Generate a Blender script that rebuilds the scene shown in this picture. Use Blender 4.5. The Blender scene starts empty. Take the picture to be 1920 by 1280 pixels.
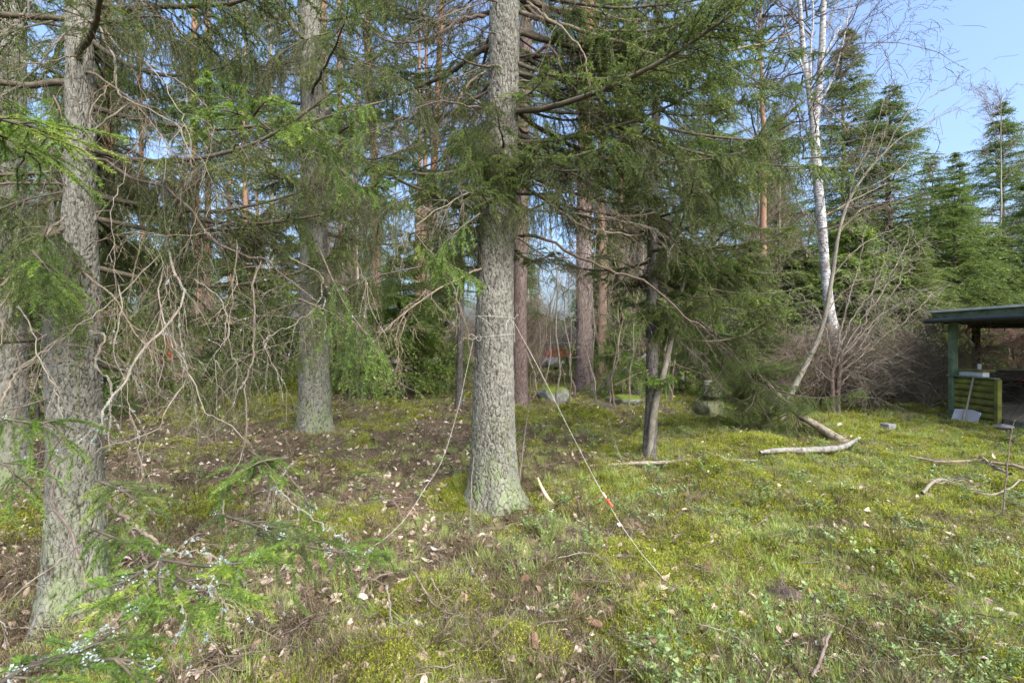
import bpy, math, random
import numpy as np
from mathutils import Vector, Euler

C = bpy.context.scene.collection
SC = bpy.context.scene
R = math.radians

# ------------------------------------------------------------------ camera, sky, sun, exposure
cam_d = bpy.data.cameras.new('camera'); cam_d.lens = 18; cam_d.sensor_width = 36
cam_d.clip_start = 0.05; cam_d.clip_end = 1200
cam = bpy.data.objects.new('camera', cam_d); C.objects.link(cam)
CH = 1.6
cam.location = (0, 0, CH); cam.rotation_euler = (R(90), 0, 0)
SC.camera = cam
SUN_EL, SUN_AZ = 45, 148            # azimuth clockwise from +Y (north)
w = bpy.data.worlds.new('World'); SC.world = w; w.use_nodes = True
nt = w.node_tree; nt.nodes.clear()
sky = nt.nodes.new('ShaderNodeTexSky'); sky.sky_type = 'NISHITA'; sky.sun_disc = False
sky.sun_elevation = R(SUN_EL); sky.sun_rotation = R(SUN_AZ)
sky.air_density = 1.0; sky.dust_density = 6.0; sky.ozone_density = 5.2
bg = nt.nodes.new('ShaderNodeBackground'); bg.inputs['Strength'].default_value = 0.118
wo = nt.nodes.new('ShaderNodeOutputWorld')
nt.links.new(sky.outputs[0], bg.inputs[0]); nt.links.new(bg.outputs[0], wo.inputs[0])
sd = bpy.data.lights.new('sun', 'SUN'); sd.energy = .85; sd.angle = R(65); sd.color = (1, .985, .96)
sun = bpy.data.objects.new('sun', sd); C.objects.link(sun)
_d = Vector((math.sin(R(SUN_AZ))*math.cos(R(SUN_EL)), math.cos(R(SUN_AZ))*math.cos(R(SUN_EL)), math.sin(R(SUN_EL))))
sun.rotation_euler = _d.to_track_quat('Z', 'Y').to_euler(); sun.location = (20, -20, 30)
SC.view_settings.view_transform = 'Standard'; SC.view_settings.look = 'None'
SC.view_settings.exposure = 1.98; SC.view_settings.gamma = 1.0; SC.view_settings.use_curve_mapping = False
SC.cycles.max_bounces = 5; SC.cycles.diffuse_bounces = 4; SC.cycles.glossy_bounces = 2
SC.cycles.transmission_bounces = 3; SC.cycles.caustics_reflective = False

# ------------------------------------------------------------------ helpers
F = 960.0
def Wp(px, py, D): return np.array([(px-960)/F*D, D, CH-(py-640)/F*D])
def gd(py): return CH*F/(py-640.0)

def _hash(ix, iy, s):
    n = (ix.astype(np.int64)*374761393 + iy.astype(np.int64)*668265263 + s*1442695041) & 0x7fffffff
    n = ((n ^ (n >> 13))*1274126177) & 0x7fffffff
    n = ((n ^ (n >> 16))*461845907) & 0x7fffffff
    return ((n ^ (n >> 15)) & 0xffff)/65535.0
def vnoise(x, y, s=0):
    x = np.asarray(x, float); y = np.asarray(y, float)
    ix = np.floor(x); iy = np.floor(y); fx = x-ix; fy = y-iy
    fx = fx*fx*(3-2*fx); fy = fy*fy*(3-2*fy)
    a = _hash(ix, iy, s); b = _hash(ix+1, iy, s); c = _hash(ix, iy+1, s); d = _hash(ix+1, iy+1, s)
    return (a*(1-fx)+b*fx)*(1-fy)+(c*(1-fx)+d*fx)*fy
def fbm(x, y, s=0, o=4):
    t = 0; a = 1; m = 0
    for k in range(o):
        t = t+a*vnoise(x*2**k+17.3*k, y*2**k-9.1*k, s+k); m += a; a *= .5
    return t/m
def worley(x, y, per, s=0):
    ix = np.floor(x); iy = np.floor(y); F1 = np.full(x.shape, 9.); F2 = np.full(x.shape, 9.); I = np.zeros(x.shape)
    for dx in (-1, 0, 1):
        for dy in (-1, 0, 1):
            cx = ix+dx; cy = iy+dy; wx = np.mod(cx, per)
            qx = cx+_hash(wx, cy, s); qy = cy+_hash(wx, cy, s+7)
            d = np.hypot(x-qx, y-qy); v = _hash(wx, cy, s+13)
            n1 = d < F1
            F2 = np.where(n1, F1, np.minimum(F2, d)); I = np.where(n1, v, I); F1 = np.where(n1, d, F1)
    return F1, F2, I
def nrm(v): return v/np.maximum(np.linalg.norm(v, axis=-1, keepdims=True), 1e-9)

# mounds: (px, py, radius, height, moss)
MOUNDS = []
for px, py, r, hh, ms in [(815,1120,.22,.09,1),(350,950,.3,.09,1),(20,985,.4,.10,1),(655,1262,.22,.06,1),(1400,842,.6,.13,1),
      (1345,905,.35,.12,.9),(1440,965,.3,.07,1),(1140,885,.3,.07,1),(1600,960,.4,.08,1),(1760,930,.4,.07,.9),(1080,690,2,.2,.8),
      (1420,850,.2,.05,1),(880,925,.28,.12,1),(640,975,.3,.05,1),(480,770,1.0,.15,1),(1100,785,.5,.12,.8),(1700,1050,.3,.05,1),
      (540,740,1.2,.2,1),(1620,880,.4,.05,1),(1330,1010,.3,.05,.8),(1550,1130,.2,.05,1),(1850,1100,.3,.05,1),(1880,990,.3,.05,1),
      (120,960,.35,.05,1),(740,1265,.15,.04,1),(960,1215,.2,.05,.8),(1250,1240,.2,.04,.8)]:
    D = gd(py); MOUNDS.append(((px-960)/F*D, D, r, hh*1.45, ms))
def height(x, y):
    x = np.asarray(x, float); y = np.asarray(y, float)
    z = (fbm(x*.35+3, y*.35, 5, 3)-.5)*.26 + (fbm(x*2.3, y*2.3, 9, 3)-.5)*.21 + .28*np.clip((y-7)/12, 0, 1)**1.3*np.clip(.9-x*.08, .1, 1) + (fbm(x*6, y*6, 19, 2)-.5)*.09
    for mx, my, r, hh, ms in MOUNDS: z = z+hh*np.exp(-((x-mx)**2+(y-my)**2)/(r*r))
    return z*np.clip(1.25-np.hypot(x, y)*.008, .3, 1)
def hz(x, y): return float(height(np.array([x]), np.array([y]))[0])
def G(px, py, up=0.0):
    D = gd(py); x = (px-960)/F*D; return np.array([x, D, hz(x, D)+up])
def mossmask(x, y):
    m = fbm(x*.9+11, y*.9, 31, 3)*.9+fbm(x*3.5, y*3.5, 37, 2)*.35-.52 + np.clip(x*.05, -.10, .22)
    for mx, my, r, hh, ms in MOUNDS: m = np.maximum(m, ms*1.1*np.exp(-((x-mx)**2+(y-my)**2)/(r*r)*.9)-.05)
    return np.clip(m*2.2, 0, 1)
def littermask(x, y):
    m = fbm(x*.7-5, y*.7, 41, 3)*.95+fbm(x*4, y*4, 43, 2)*.3-.58-np.clip(x*.05, -.16, .22)
    m = m*.8+.5*np.exp(-((x-2.6)**2/2+(y-11.5)**2/5))+.35*np.exp(-((x+1.9)**2/1.5+(y-5)**2/3))
    return np.clip(m*2.4, 0, 1)

class MB:
    def __init__(s): s.V = []; s.L = []; s.n = []; s.M = []; s.T = []; s.S = []; s.k = 0
    def add(s, V, Fc, mat=0, tint=0.0, smooth=False):
        V = np.asarray(V, np.float32).reshape(-1, 3); Fc = np.asarray(Fc, np.int64)
        if not len(V) or not len(Fc): return
        s.V.append(V); s.L.append((Fc+s.k).ravel()); s.n.append(np.full(len(Fc), Fc.shape[1]))
        s.M.append(np.full(len(Fc), mat) if np.isscalar(mat) else np.asarray(mat)); s.S.append(np.full(len(Fc), smooth))
        s.T.append(np.broadcast_to(np.asarray(tint, np.float32), (len(V),)).astype(np.float32)); s.k += len(V)
    def mesh(s, name, mats):
        me = bpy.data.meshes.new(name); V = np.concatenate(s.V); L = np.concatenate(s.L).astype(np.int32); n = np.concatenate(s.n).astype(np.int32)
        me.vertices.add(len(V)); me.vertices.foreach_set('co', V.ravel())
        me.loops.add(len(L)); me.loops.foreach_set('vertex_index', L)
        me.polygons.add(len(n)); me.polygons.foreach_set('loop_start', np.concatenate([[0], np.cumsum(n)[:-1]]).astype(np.int32))
        me.polygons.foreach_set('loop_total', n)
        me.polygons.foreach_set('material_index', np.concatenate(s.M).astype(np.int32))
        me.polygons.foreach_set('use_smooth', np.concatenate(s.S))
        a = me.attributes.new('tint', 'FLOAT', 'POINT'); a.data.foreach_set('value', np.concatenate(s.T))
        for m in (mats if isinstance(mats, (list, tuple)) else [mats]): me.materials.append(m)
        me.update(calc_edges=True); me.validate(); return me
    def obj(s, name, mats, parent=None):
        return link(name, s.mesh(name, mats), parent)
def link(name, me, parent=None, loc=None, rot=None, scl=None):
    o = bpy.data.objects.new(name, me); C.objects.link(o)
    if parent is not None: o.parent = parent
    if loc is not None: o.location = [float(a) for a in loc]
    if rot is not None: o.rotation_euler = rot
    if scl is not None: o.scale = (scl,)*3 if np.isscalar(scl) else scl
    return o
def tag(o, label=None, cat=None, group=None, kind=None):
    if label: o['label'] = label
    if cat: o['category'] = cat
    if group: o['group'] = group
    if kind: o['kind'] = kind
    return o
def thing(name, label, cat, loc=(0,0,0), rz=0, group=None):
    o = bpy.data.objects.new(name, None); C.objects.link(o); o.empty_display_size = .1
    o.location = [float(a) for a in loc]; o.rotation_euler = (0, 0, rz); return tag(o, label, cat, group)

def curves(O, Dr, L, droop, K, rng, wig=.0):
    s = np.linspace(0, 1, K)[None, :, None]; L = np.asarray(L)[:, None, None]
    dr = np.broadcast_to(np.asarray(droop, float), (len(O),))[:, None, None]
    P = O[:, None]+Dr[:, None]*L*s
    P[..., 2:3] -= dr*L*s*s
    if wig:
        n = np.cumsum(rng.normal(0, 1, (len(O), K, 3)), axis=1); n -= n[:, :1]
        P = P+n*wig*L/math.sqrt(K)
    return P
def tubes(mb, P, Rd, sides, mat=0, tint=0.0, smooth=True, cap=False):
    N, K, _ = P.shape
    T = np.gradient(P, axis=1) if K > 2 else np.repeat(P[:, 1:]-P[:, :1], 2, axis=1)
    T = nrm(T); m = nrm(P[:, -1]-P[:, 0])
    ref = np.where(np.abs(m[:, 2:3]) > .8, np.array([[1., 0, 0]]), np.array([[0, 0, 1.]]))[:, None]
    U = nrm(np.cross(T, ref)); Wv = np.cross(T, U)
    a = np.arange(sides)/sides*2*math.pi
    ring = U[:, :, None]*np.cos(a)[None, None, :, None]+Wv[:, :, None]*np.sin(a)[None, None, :, None]
    V = P[:, :, None]+ring*Rd[:, :, None, None]
    idx = np.arange(N*K*sides).reshape(N, K, sides)
    q = np.stack([idx[:, :-1], np.roll(idx, -1, 2)[:, :-1], np.roll(idx, -1, 2)[:, 1:], idx[:, 1:]], -1).reshape(-1, 4)
    if not np.isscalar(tint): tint = np.broadcast_to(np.asarray(tint).reshape(N, -1, 1), (N, K, sides)).ravel()
    mb.add(V.reshape(-1, 3), q, mat, tint, smooth)
    if cap:
        for e in (0, -1):
            Vc = V[:, e].reshape(-1, 3); mb.add(Vc, np.arange(N*sides).reshape(N, sides), mat, 0 if np.isscalar(tint) else 0, False)
def sample(P, t):      # P (N,K,3), t (N,M) in 0..1 -> pts, tangents
    N, K, _ = P.shape; f = np.clip(t, 0, .9999)*(K-1); i = f.astype(int); u = (f-i)[..., None]; r = np.arange(N)[:, None]
    a = P[r, i]; b = P[r, i+1]; return a+(b-a)*u, nrm(b-a)
def needles(mb, P, L, dens, nl, nw, rng, mat, tintc, t0=0.0, spread=1.0, flat=.0):
    """needle triangles along every curve"""
    N = len(P); M = max(2, int(round(float(np.mean(L))*dens)))
    keep = rng.random((N, M)) < np.clip((np.asarray(L)*dens/M)[:, None], 0, 1)
    if (np.asarray(L)*dens/M).max() > 1.01:
        M2 = int((np.asarray(L)*dens).max())+1; keep = (np.arange(M2)[None, :]+rng.random((N, M2))) < (np.asarray(L)*dens)[:, None]
        frac = np.arange(M2)[None, :]/np.maximum((np.asarray(L)*dens)[:, None], 1); t = t0+(1-t0)*np.clip(frac+rng.random((N, M2))*.02, 0, 1)
    else: t = t0+(1-t0)*rng.random((N, M))
    pt, tg = sample(P, t); tt = np.broadcast_to(np.asarray(tintc).reshape(N, 1), t.shape)+.35*np.clip((t-.6)*2, 0, 1)
    pt = pt[keep]; tg = tg[keep]; tt = tt[keep]; n = len(pt)
    if not n: return
    rv = rng.normal(0, 1, (n, 3)); rv[:, 2] += .35; side = nrm(np.cross(tg, rv)); rad = nrm(np.cross(side, tg)); rad[:, 2] *= (1-flat)
    ang = (.75+.35*rng.random((n, 1)))*spread
    dr = nrm(tg*np.cos(ang)+rad*np.sin(ang)); l = nl*(.7+.5*rng.random((n, 1)))
    wv = nrm(np.cross(dr, rng.normal(0, 1, (n, 3))))*nw*.5
    V = np.stack([pt-wv, pt+wv, pt+dr*l], 1).reshape(-1, 3)
    mb.add(V, np.arange(n*3).reshape(n, 3), mat, np.repeat(tt, 3))
def spray(mb, path, r0, rng, sp=.08, slen=.45, hang=.35, tsp=.045, tlen=.12, dens=260, nl=.02, nw=.004, start=.15, tint=.3,
          thang=.6, sides=5, live=1.0, mats=(0, 1), tipn=True, r1=.003, env=None):
    """a spruce branch: stem, side shoots, twigs and needles along a path"""
    P = np.asarray(path, float)[None]; K = P.shape[1]
    seg = np.linalg.norm(np.diff(P[0], axis=0), axis=1); Ln = seg.sum()
    rr = (r0*(1-np.linspace(0, 1, K))**.8+r1)[None]
    tubes(mb, P, rr, sides, mats[0], 0)
    n = max(4, int(Ln*(1-start)/sp*2)); t = np.sort(start+(1-start)*rng.random(n)); side = np.where(np.arange(n) % 2 == 0, 1., -1.)
    O, T = sample(P, t[None]); O = O[0]; T = T[0]
    up = np.array([0, 0, 1.]); lat = nrm(np.cross(T, up)+rng.normal(0, .12, T.shape)); upv = nrm(np.cross(lat, T))
    e = np.minimum(1, (t-start)/(1-start)*3.5+.35)*(1-.72*((t-start)/(1-start))**1.5) if env is None else env(t)
    L = slen*e*(.55+.6*rng.random(n))
    Dr = nrm(T*(.65+.3*rng.random((n, 1)))+lat*side[:, None]*.85+upv*rng.normal(.02, .2, (n, 1)))
    S = curves(O, Dr, L, hang*(.5+rng.random(n)), 6, rng, .05)
    tubes(mb, S, np.linspace(1, .35, 6)[None]*(.0022+.007*L[:, None]), 3, mats[0], .0)
    alive = rng.random(n) < live
    # twigs
    m = max(2, int(np.mean(L)/tsp*1.25)); tt = np.linspace(.12, .97, m)[None]+rng.normal(0, .02, (n, m))
    O2, T2 = sample(S, tt); s2 = np.where((np.arange(m)[None]+np.arange(n)[:, None]) % 2 == 0, 1., -1.)
    lat2 = nrm(np.cross(T2, up)+rng.normal(0, .15, T2.shape)); Dr2 = nrm(T2*.8+lat2*s2[..., None]*.75+rng.normal(0, .12, T2.shape))
    L2 = (tlen*(1.1-.65*tt)*np.sqrt(np.clip(L/slen, .15, 1.2))[:, None])*(.5+.8*rng.random((n, m)))
    tb = tint+rng.normal(0, .2, n); k2 = rng.random((n, m)) < .93
    O2 = O2[k2]; Dr2 = Dr2[k2]; L2 = L2[k2]; tb2 = (np.broadcast_to(tb[:, None], k2.shape)+rng.normal(0, .08, k2.shape))[k2]; al2 = np.broadcast_to(alive[:, None], k2.shape)[k2]
    Q = curves(O2, Dr2, L2, thang*(.4+.9*rng.random(len(O2))), 4, rng, .06)
    tubes(mb, Q, np.broadcast_to(np.array([.0017, .0014, .0011, .0007])[None]*(1 if nw < .003 else 1.3), Q.shape[:2]), 3, mats[0], 0)
    if al2.any(): needles(mb, Q[al2], L2[al2], dens, nl, nw, rng, mats[1], tb2[al2])
    if alive.any(): needles(mb, S[alive], L[alive], dens, nl, nw, rng, mats[1], tb[alive], .25)
    if tipn and live > .3: needles(mb, P, [Ln*.3], dens, nl, nw, rng, mats[1], [tint+.1], .7)
def bez(pts, K=24):    # smooth resample through points (Catmull-Rom)
    p = np.array(pts, float); p = np.vstack([2*p[0]-p[1], p, 2*p[-1]-p[-2]]); out = []
    n = len(p)-3; tt = np.linspace(0, n-1e-6, K)
    for t in tt:
        i = int(t); u = t-i; a, b, c, d = p[i:i+4]
        out.append(.5*((2*b)+(-a+c)*u+(2*a-5*b+4*c-d)*u*u+(-a+3*b-3*c+d)*u**3))
    return np.array(out)
def pxpath(lst, K=24):  # (px,py,D) list; D may be omitted after the first
    o = []; D = None; 
    for q in lst:
        if len(q) > 2: D = q[2]
        o.append(Wp(q[0], q[1], D))
    return bez(o, K)
def box(mb, x0, x1, y0, y1, z0, z1, mat=0, tint=0.0, bev=0.0, M=None):
    b = min(bev, (x1-x0)/3, (y1-y0)/3, (z1-z0)/3)
    if b <= 0:
        V = np.array([[x, y, z] for z in (z0, z1) for y in (y0, y1) for x in (x0, x1)], float)
        Fc = [[0,2,3,1],[4,5,7,6],[0,1,5,4],[2,6,7,3],[0,4,6,2],[1,3,7,5]]
        if M is not None: V = M(V)
        mb.add(V, Fc, mat, tint); return
    c = np.array([(x0+x1)/2, (y0+y1)/2, (z0+z1)/2]); h = np.array([(x1-x0)/2, (y1-y0)/2, (z1-z0)/2])
    V = []; ix = {}
    for sx in (-1, 1):
        for sy in (-1, 1):
            for sz in (-1, 1):
                for ax in range(3):
                    v = np.array([sx, sy, sz])*(h-b); v[ax] = [sx, sy, sz][ax]*h[ax]; ix[(sx, sy, sz, ax)] = len(V); V.append(c+v)
    Fq = []; Ft = []
    for ax in range(3):
        o1, o2 = [a for a in range(3) if a != ax]
        for s in (-1, 1):
            r = []
            for a, d in ((-1,-1),(1,-1),(1,1),(-1,1)):
                k = [0,0,0]; k[ax] = s; k[o1] = a; k[o2] = d; r.append(ix[(*k, ax)])
            Fq.append(r if (s == 1) != (ax == 1) else r[::-1])
        for a in (-1, 1):
            for d in (-1, 1):
                k = [0,0,0]; k[o1] = a; k[o2] = d; q = []
                for s, which in ((-1, o1), (-1, o2), (1, o2), (1, o1)):
                    kk = list(k); kk[ax] = s; q.append(ix[(*kk, which)])
                Fq.append(q)
    for sx in (-1, 1):
        for sy in (-1, 1):
            for sz in (-1, 1): Ft.append([ix[(sx, sy, sz, a)] for a in range(3)])
    V = np.array(V)
    if M is not None: V = M(V)
    k0 = mb.k; mb.add(V, Fq, mat, tint); mb.L.append(np.array(Ft).ravel()+k0); mb.n.append(np.full(8, 3)); mb.M.append(np.full(8, mat)); mb.S.append(np.full(8, False))

# ------------------------------------------------------------------ materials
def newmat(name):
    m = bpy.data.materials.new(name); m.use_nodes = True; n = m.node_tree; n.nodes.clear()
    out = n.nodes.new('ShaderNodeOutputMaterial'); return m, n, out
def N(n, t, **kw):
    x = n.nodes.new(t)
    for k, v in kw.items():
        if k in x.inputs: x.inputs[k].default_value = v
        else: setattr(x, k, v)
    return x
def ramp(n, fac, stops, interp='LINEAR'):
    r = n.nodes.new('ShaderNodeValToRGB'); r.color_ramp.interpolation = interp
    while len(r.color_ramp.elements) < len(stops): r.color_ramp.elements.new(.5)
    for e, (p, c) in zip(r.color_ramp.elements, stops): e.position = p; e.color = (*c, 1) if len(c) == 3 else c
    n.links.new(fac, r.inputs[0]); return r.outputs[0]
def mixc(n, f, a, b, mode='MIX'):
    m = n.nodes.new('ShaderNodeMix'); m.data_type = 'RGBA'; m.blend_type = mode
    for k, v in ((0, f), (6, a), (7, b)):
        if hasattr(v, 'links') or hasattr(v, 'is_linked'): n.links.new(v, m.inputs[k])
        elif k == 0: m.inputs[0].default_value = v
        else: m.inputs[k].default_value = (*v, 1)
    return m.outputs[2]
def coords(n, scale=(1,1,1), kind='Object'):
    tc = n.nodes.new('ShaderNodeTexCoord'); mp = n.nodes.new('ShaderNodeMapping'); mp.inputs['Scale'].default_value = scale
    n.links.new(tc.outputs[kind], mp.inputs[0]); return mp.outputs[0]
def noise(n, vec, scale, detail=4, rough=.6, dist=0):
    x = N(n, 'ShaderNodeTexNoise'); x.inputs['Scale'].default_value = scale; x.inputs['Detail'].default_value = detail
    x.inputs['Roughness'].default_value = rough; x.inputs['Distortion'].default_value = dist
    if vec is not None: n.links.new(vec, x.inputs['Vector'])
    return x.outputs['Fac']
def attr(n, name='tint'):
    a = n.nodes.new('ShaderNodeAttribute'); a.attribute_name = name; return a.outputs['Fac']
def principled(n, out, col, rough=.9, bump=None, bd=.01, spec=.3, metal=0):
    p = n.nodes.new('ShaderNodeBsdfPrincipled')
    if isinstance(col, tuple): p.inputs['Base Color'].default_value = (*col, 1)
    else: n.links.new(col, p.inputs['Base Color'])
    p.inputs['Roughness'].default_value = rough; p.inputs['Specular IOR Level'].default_value = spec; p.inputs['Metallic'].default_value = metal
    if bump is not None:
        b = n.nodes.new('ShaderNodeBump'); b.inputs['Distance'].default_value = bd; b.inputs['Strength'].default_value = 1
        n.links.new(bump, b.inputs['Height']); n.links.new(b.outputs[0], p.inputs['Normal'])
    n.links.new(p.outputs[0], out.inputs[0]); return p
def leafmat(name, stops, transl=.35, rough=.55, rnd=.25, spec=.35):
    m, n, out = newmat(name); a = attr(n); oi = n.nodes.new('ShaderNodeObjectInfo')
    ad = N(n, 'ShaderNodeMath', operation='MULTIPLY_ADD'); n.links.new(oi.outputs['Random'], ad.inputs[0]); ad.inputs[1].default_value = rnd
    n.links.new(a, ad.inputs[2]); sb = N(n, 'ShaderNodeMath', operation='SUBTRACT'); n.links.new(ad.outputs[0], sb.inputs[0]); sb.inputs[1].default_value = rnd/2
    c = ramp(n, sb.outputs[0], stops)
    p = n.nodes.new('ShaderNodeBsdfPrincipled'); n.links.new(c, p.inputs['Base Color']); p.inputs['Roughness'].default_value = rough; p.inputs['Specular IOR Level'].default_value = spec
    t = n.nodes.new('ShaderNodeBsdfTranslucent'); n.links.new(mixc(n, .5, c, (.16, .22, .03), 'MIX') if transl > .3 else c, t.inputs[0])
    mx = n.nodes.new('ShaderNodeMixShader'); mx.inputs[0].default_value = transl
    n.links.new(p.outputs[0], mx.inputs[1]); n.links.new(t.outputs[0], mx.inputs[2]); n.links.new(mx.outputs[0], out.inputs[0]); return m
def plain(name, c1, c2, scale=8, rough=.9, bd=.004, spec=.25, stretch=(1,1,1), kind='Object', bs=3, c3=None):
    m, n, out = newmat(name); v = coords(n, stretch, kind); f = noise(n, v, scale, 6, .65)
    st = [(.3, c1), (.7, c2)] if c3 is None else [(.3, c1), (.52, c2), (.72, c3)]
    principled(n, out, ramp(n, f, st), rough, noise(n, v, scale*bs, 4, .7) if bd else None, bd, spec); return m
def bark(name, dark, mid, light, crack, moss=None, sc=1.0, bd=.006, top=None, zt=(4, 9)):
    m, n, out = newmat(name); v = coords(n, (1, 1, .55)); a = attr(n)
    f = noise(n, v, 26*sc, 6, .7); f2 = noise(n, v, 3*sc, 4, .6)
    c = ramp(n, f, [(.3, dark), (.5, mid), (.72, light)])
    c = mixc(n, ramp(n, f2, [(.45, (0,0,0)), (.65, (.55,.55,.55))]), c, light)
    if top is not None:
        sx = n.nodes.new('ShaderNodeSeparateXYZ'); n.links.new(coords(n), sx.inputs[0])
        mr = N(n, 'ShaderNodeMapRange'); mr.inputs[1].default_value = zt[0]; mr.inputs[2].default_value = zt[1]; n.links.new(sx.outputs[2], mr.inputs[0])
        c = mixc(n, mr.outputs[0], c, mixc(n, f, top, tuple(k*.55 for k in top)))
    if moss is not None:
        sx = n.nodes.new('ShaderNodeSeparateXYZ'); n.links.new(coords(n), sx.inputs[0])
        mr = N(n, 'ShaderNodeMapRange'); mr.inputs[1].default_value = 1.1; mr.inputs[2].default_value = .0; n.links.new(sx.outputs[2], mr.inputs[0])
        mm = N(n, 'ShaderNodeMath', operation='MULTIPLY'); n.links.new(mr.outputs[0], mm.inputs[0]); n.links.new(ramp(n, noise(n, v, 7, 5), [(.4, (0,0,0)), (.65, (1,1,1))]), mm.inputs[1])
        c = mixc(n, mm.outputs[0], c, moss)
    c = mixc(n, ramp(n, a, [(.0, (0,0,0)), (1, (1,1,1))]), c, crack)
    vo = N(n, 'ShaderNodeTexVoronoi'); vo.feature = 'DISTANCE_TO_EDGE'; vo.inputs['Scale'].default_value = 34*sc
    nz = N(n, 'ShaderNodeTexNoise'); nz.inputs['Scale'].default_value = 20*sc; n.links.new(v, nz.inputs['Vector'])
    mv = n.nodes.new('ShaderNodeVectorMath'); mv.operation = 'MULTIPLY_ADD'; n.links.new(nz.outputs['Color'], mv.inputs[0]); mv.inputs[1].default_value = (.04,.04,.04); n.links.new(v, mv.inputs[2])
    n.links.new(mv.outputs[0], vo.inputs['Vector'])
    hgt = N(n, 'ShaderNodeMath', operation='MULTIPLY_ADD'); n.links.new(ramp(n, vo.outputs[0], [(0, (0,0,0)), (.12, (1,1,1))]), hgt.inputs[0]); hgt.inputs[1].default_value = .6; n.links.new(f, hgt.inputs[2])
    principled(n, out, c, .95, hgt.outputs[0], bd, .15); return m

M = {}
M['bark_spruce'] = bark('spruce_bark', (.10,.094,.076), (.185,.178,.145), (.30,.295,.245), (.030,.022,.016), (.19,.24,.10))
M['bark_brown'] = bark('brown_bark', (.09,.065,.055), (.16,.115,.095), (.24,.19,.17), (.05,.035,.028))
M['bark_dark'] = bark('dark_bark', (.05,.045,.04), (.10,.09,.08), (.19,.18,.15), (.03,.025,.02))
M['bark_pine'] = bark('pine_bark', (.12,.085,.07), (.22,.17,.15), (.32,.28,.26), (.06,.04,.035), None, .8, .01, (.40,.20,.11), (4.5, 8))
M['bark_orange'] = bark('orange_pine_bark', (.17,.115,.085), (.28,.18,.13), (.38,.27,.20), (.09,.05,.04), None, .8, .01, (.40,.235,.15), (3, 7))
M['bark_grey'] = bark('smooth_grey_bark', (.16,.15,.115), (.27,.26,.20), (.40,.39,.33), (.10,.08,.06), None, .6, .002)
M['bark_sapling'] = bark('sapling_bark', (.10,.09,.07), (.18,.165,.125), (.28,.26,.21), (.07,.055,.04), None, .6, .002)
def birchmat():
    m, n, out = newmat('birch_bark'); v = coords(n, (1, 1, 5)); v1 = coords(n)
    c = ramp(n, noise(n, v1, 4), [(.3, (.36,.35,.32)), (.7, (.60,.59,.56))])
    c = mixc(n, ramp(n, noise(n, v, 9, 5, .75, .4), [(.50, (0,0,0)), (.58, (1,1,1))]), c, (.06,.055,.05))
    c = mixc(n, ramp(n, noise(n, v1, 2.2, 5, .7), [(.56, (0,0,0)), (.66, (1,1,1))]), c, (.16,.14,.12))
    principled(n, out, c, .8, noise(n, v, 12), .004, .2); return m
M['bark_birch'] = birchmat()
M['twig'] = plain('twig_bark', (.10,.075,.05), (.24,.19,.13), 30, .9, .001, c3=(.19,.17,.13))
M['twig_pale'] = plain('pale_twig_bark', (.14,.12,.09), (.29,.25,.19), 18, .8, .001)
M['heath'] = leafmat('dead_heather', [(0, (.05,.038,.022)), (.5, (.14,.11,.06)), (1, (.32,.26,.15))], .2, .8, .7, .2)
M['twig_live'] = plain('live_twig_bark', (.05,.042,.03), (.15,.125,.085), 30, .9, .001)
M['twig_dark'] = plain('dark_twig_bark', (.06,.045,.035), (.16,.12,.09), 30, .9, .001)
M['twig_brown'] = plain('brown_twig_bark', (.12,.09,.07), (.25,.20,.165), 20, .9, .001)
M['needle'] = leafmat('spruce_needles', [(0, (.065,.10,.028)), (.3, (.12,.18,.045)), (.6, (.19,.265,.060)), (1, (.34,.42,.09))], .4)
M['needle_bright'] = leafmat('fresh_spruce_needles', [(0, (.07,.125,.022)), (.35, (.13,.23,.035)), (.7, (.22,.36,.05)), (1, (.40,.50,.08))], .38)
M['needle_olive'] = leafmat('olive_spruce_needles', [(0, (.065,.08,.03)), (.35, (.11,.145,.045)), (.7, (.17,.22,.055)), (1, (.26,.31,.075))], .38)
M['needle_pine'] = leafmat('pine_needles', [(0, (.04,.06,.025)), (.5, (.08,.12,.04)), (1, (.14,.2,.06))], .3)
M['needle_dead'] = leafmat('dead_brown_needles', [(0, (.12,.07,.045)), (.5, (.22,.13,.09)), (1, (.32,.2,.14))], .2)
M['lichen'] = leafmat('pale_lichen', [(0, (.24,.30,.26)), (1, (.44,.51,.45))], .15, .9, .1, .1)
M['moss_leaf'] = leafmat('moss_shoots', [(0, (.07,.08,.018)), (.5, (.25,.28,.04)), (1, (.54,.55,.10))], .3, .8, .35, .1)
M['grass'] = leafmat('grass_blades', [(0, (.40,.30,.19)), (.35, (.34,.34,.12)), (.6, (.24,.34,.07)), (1, (.42,.52,.13))], .35, .6, .5)
M['straw'] = leafmat('straw_grass', [(0, (.22,.15,.09)), (.5, (.38,.29,.18)), (1, (.52,.42,.28))], .3, .7, .3)
M['berry_leaf'] = leafmat('shrublet_leaves', [(0, (.10,.16,.05)), (.5, (.20,.29,.09)), (1, (.38,.46,.19))], .25, .5, .3, .35)
M['oak_leaf'] = leafmat('dry_leaves', [(0, (.18,.10,.06)), (.5, (.36,.24,.16)), (1, (.52,.40,.30))], .2, .7, .9, .3)
M['litter'] = leafmat('brown_litter', [(0, (.08,.05,.032)), (.45, (.28,.20,.13)), (.75, (.58,.46,.35)), (1, (.72,.62,.50))], .15, .8, .9, .2)
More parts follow.
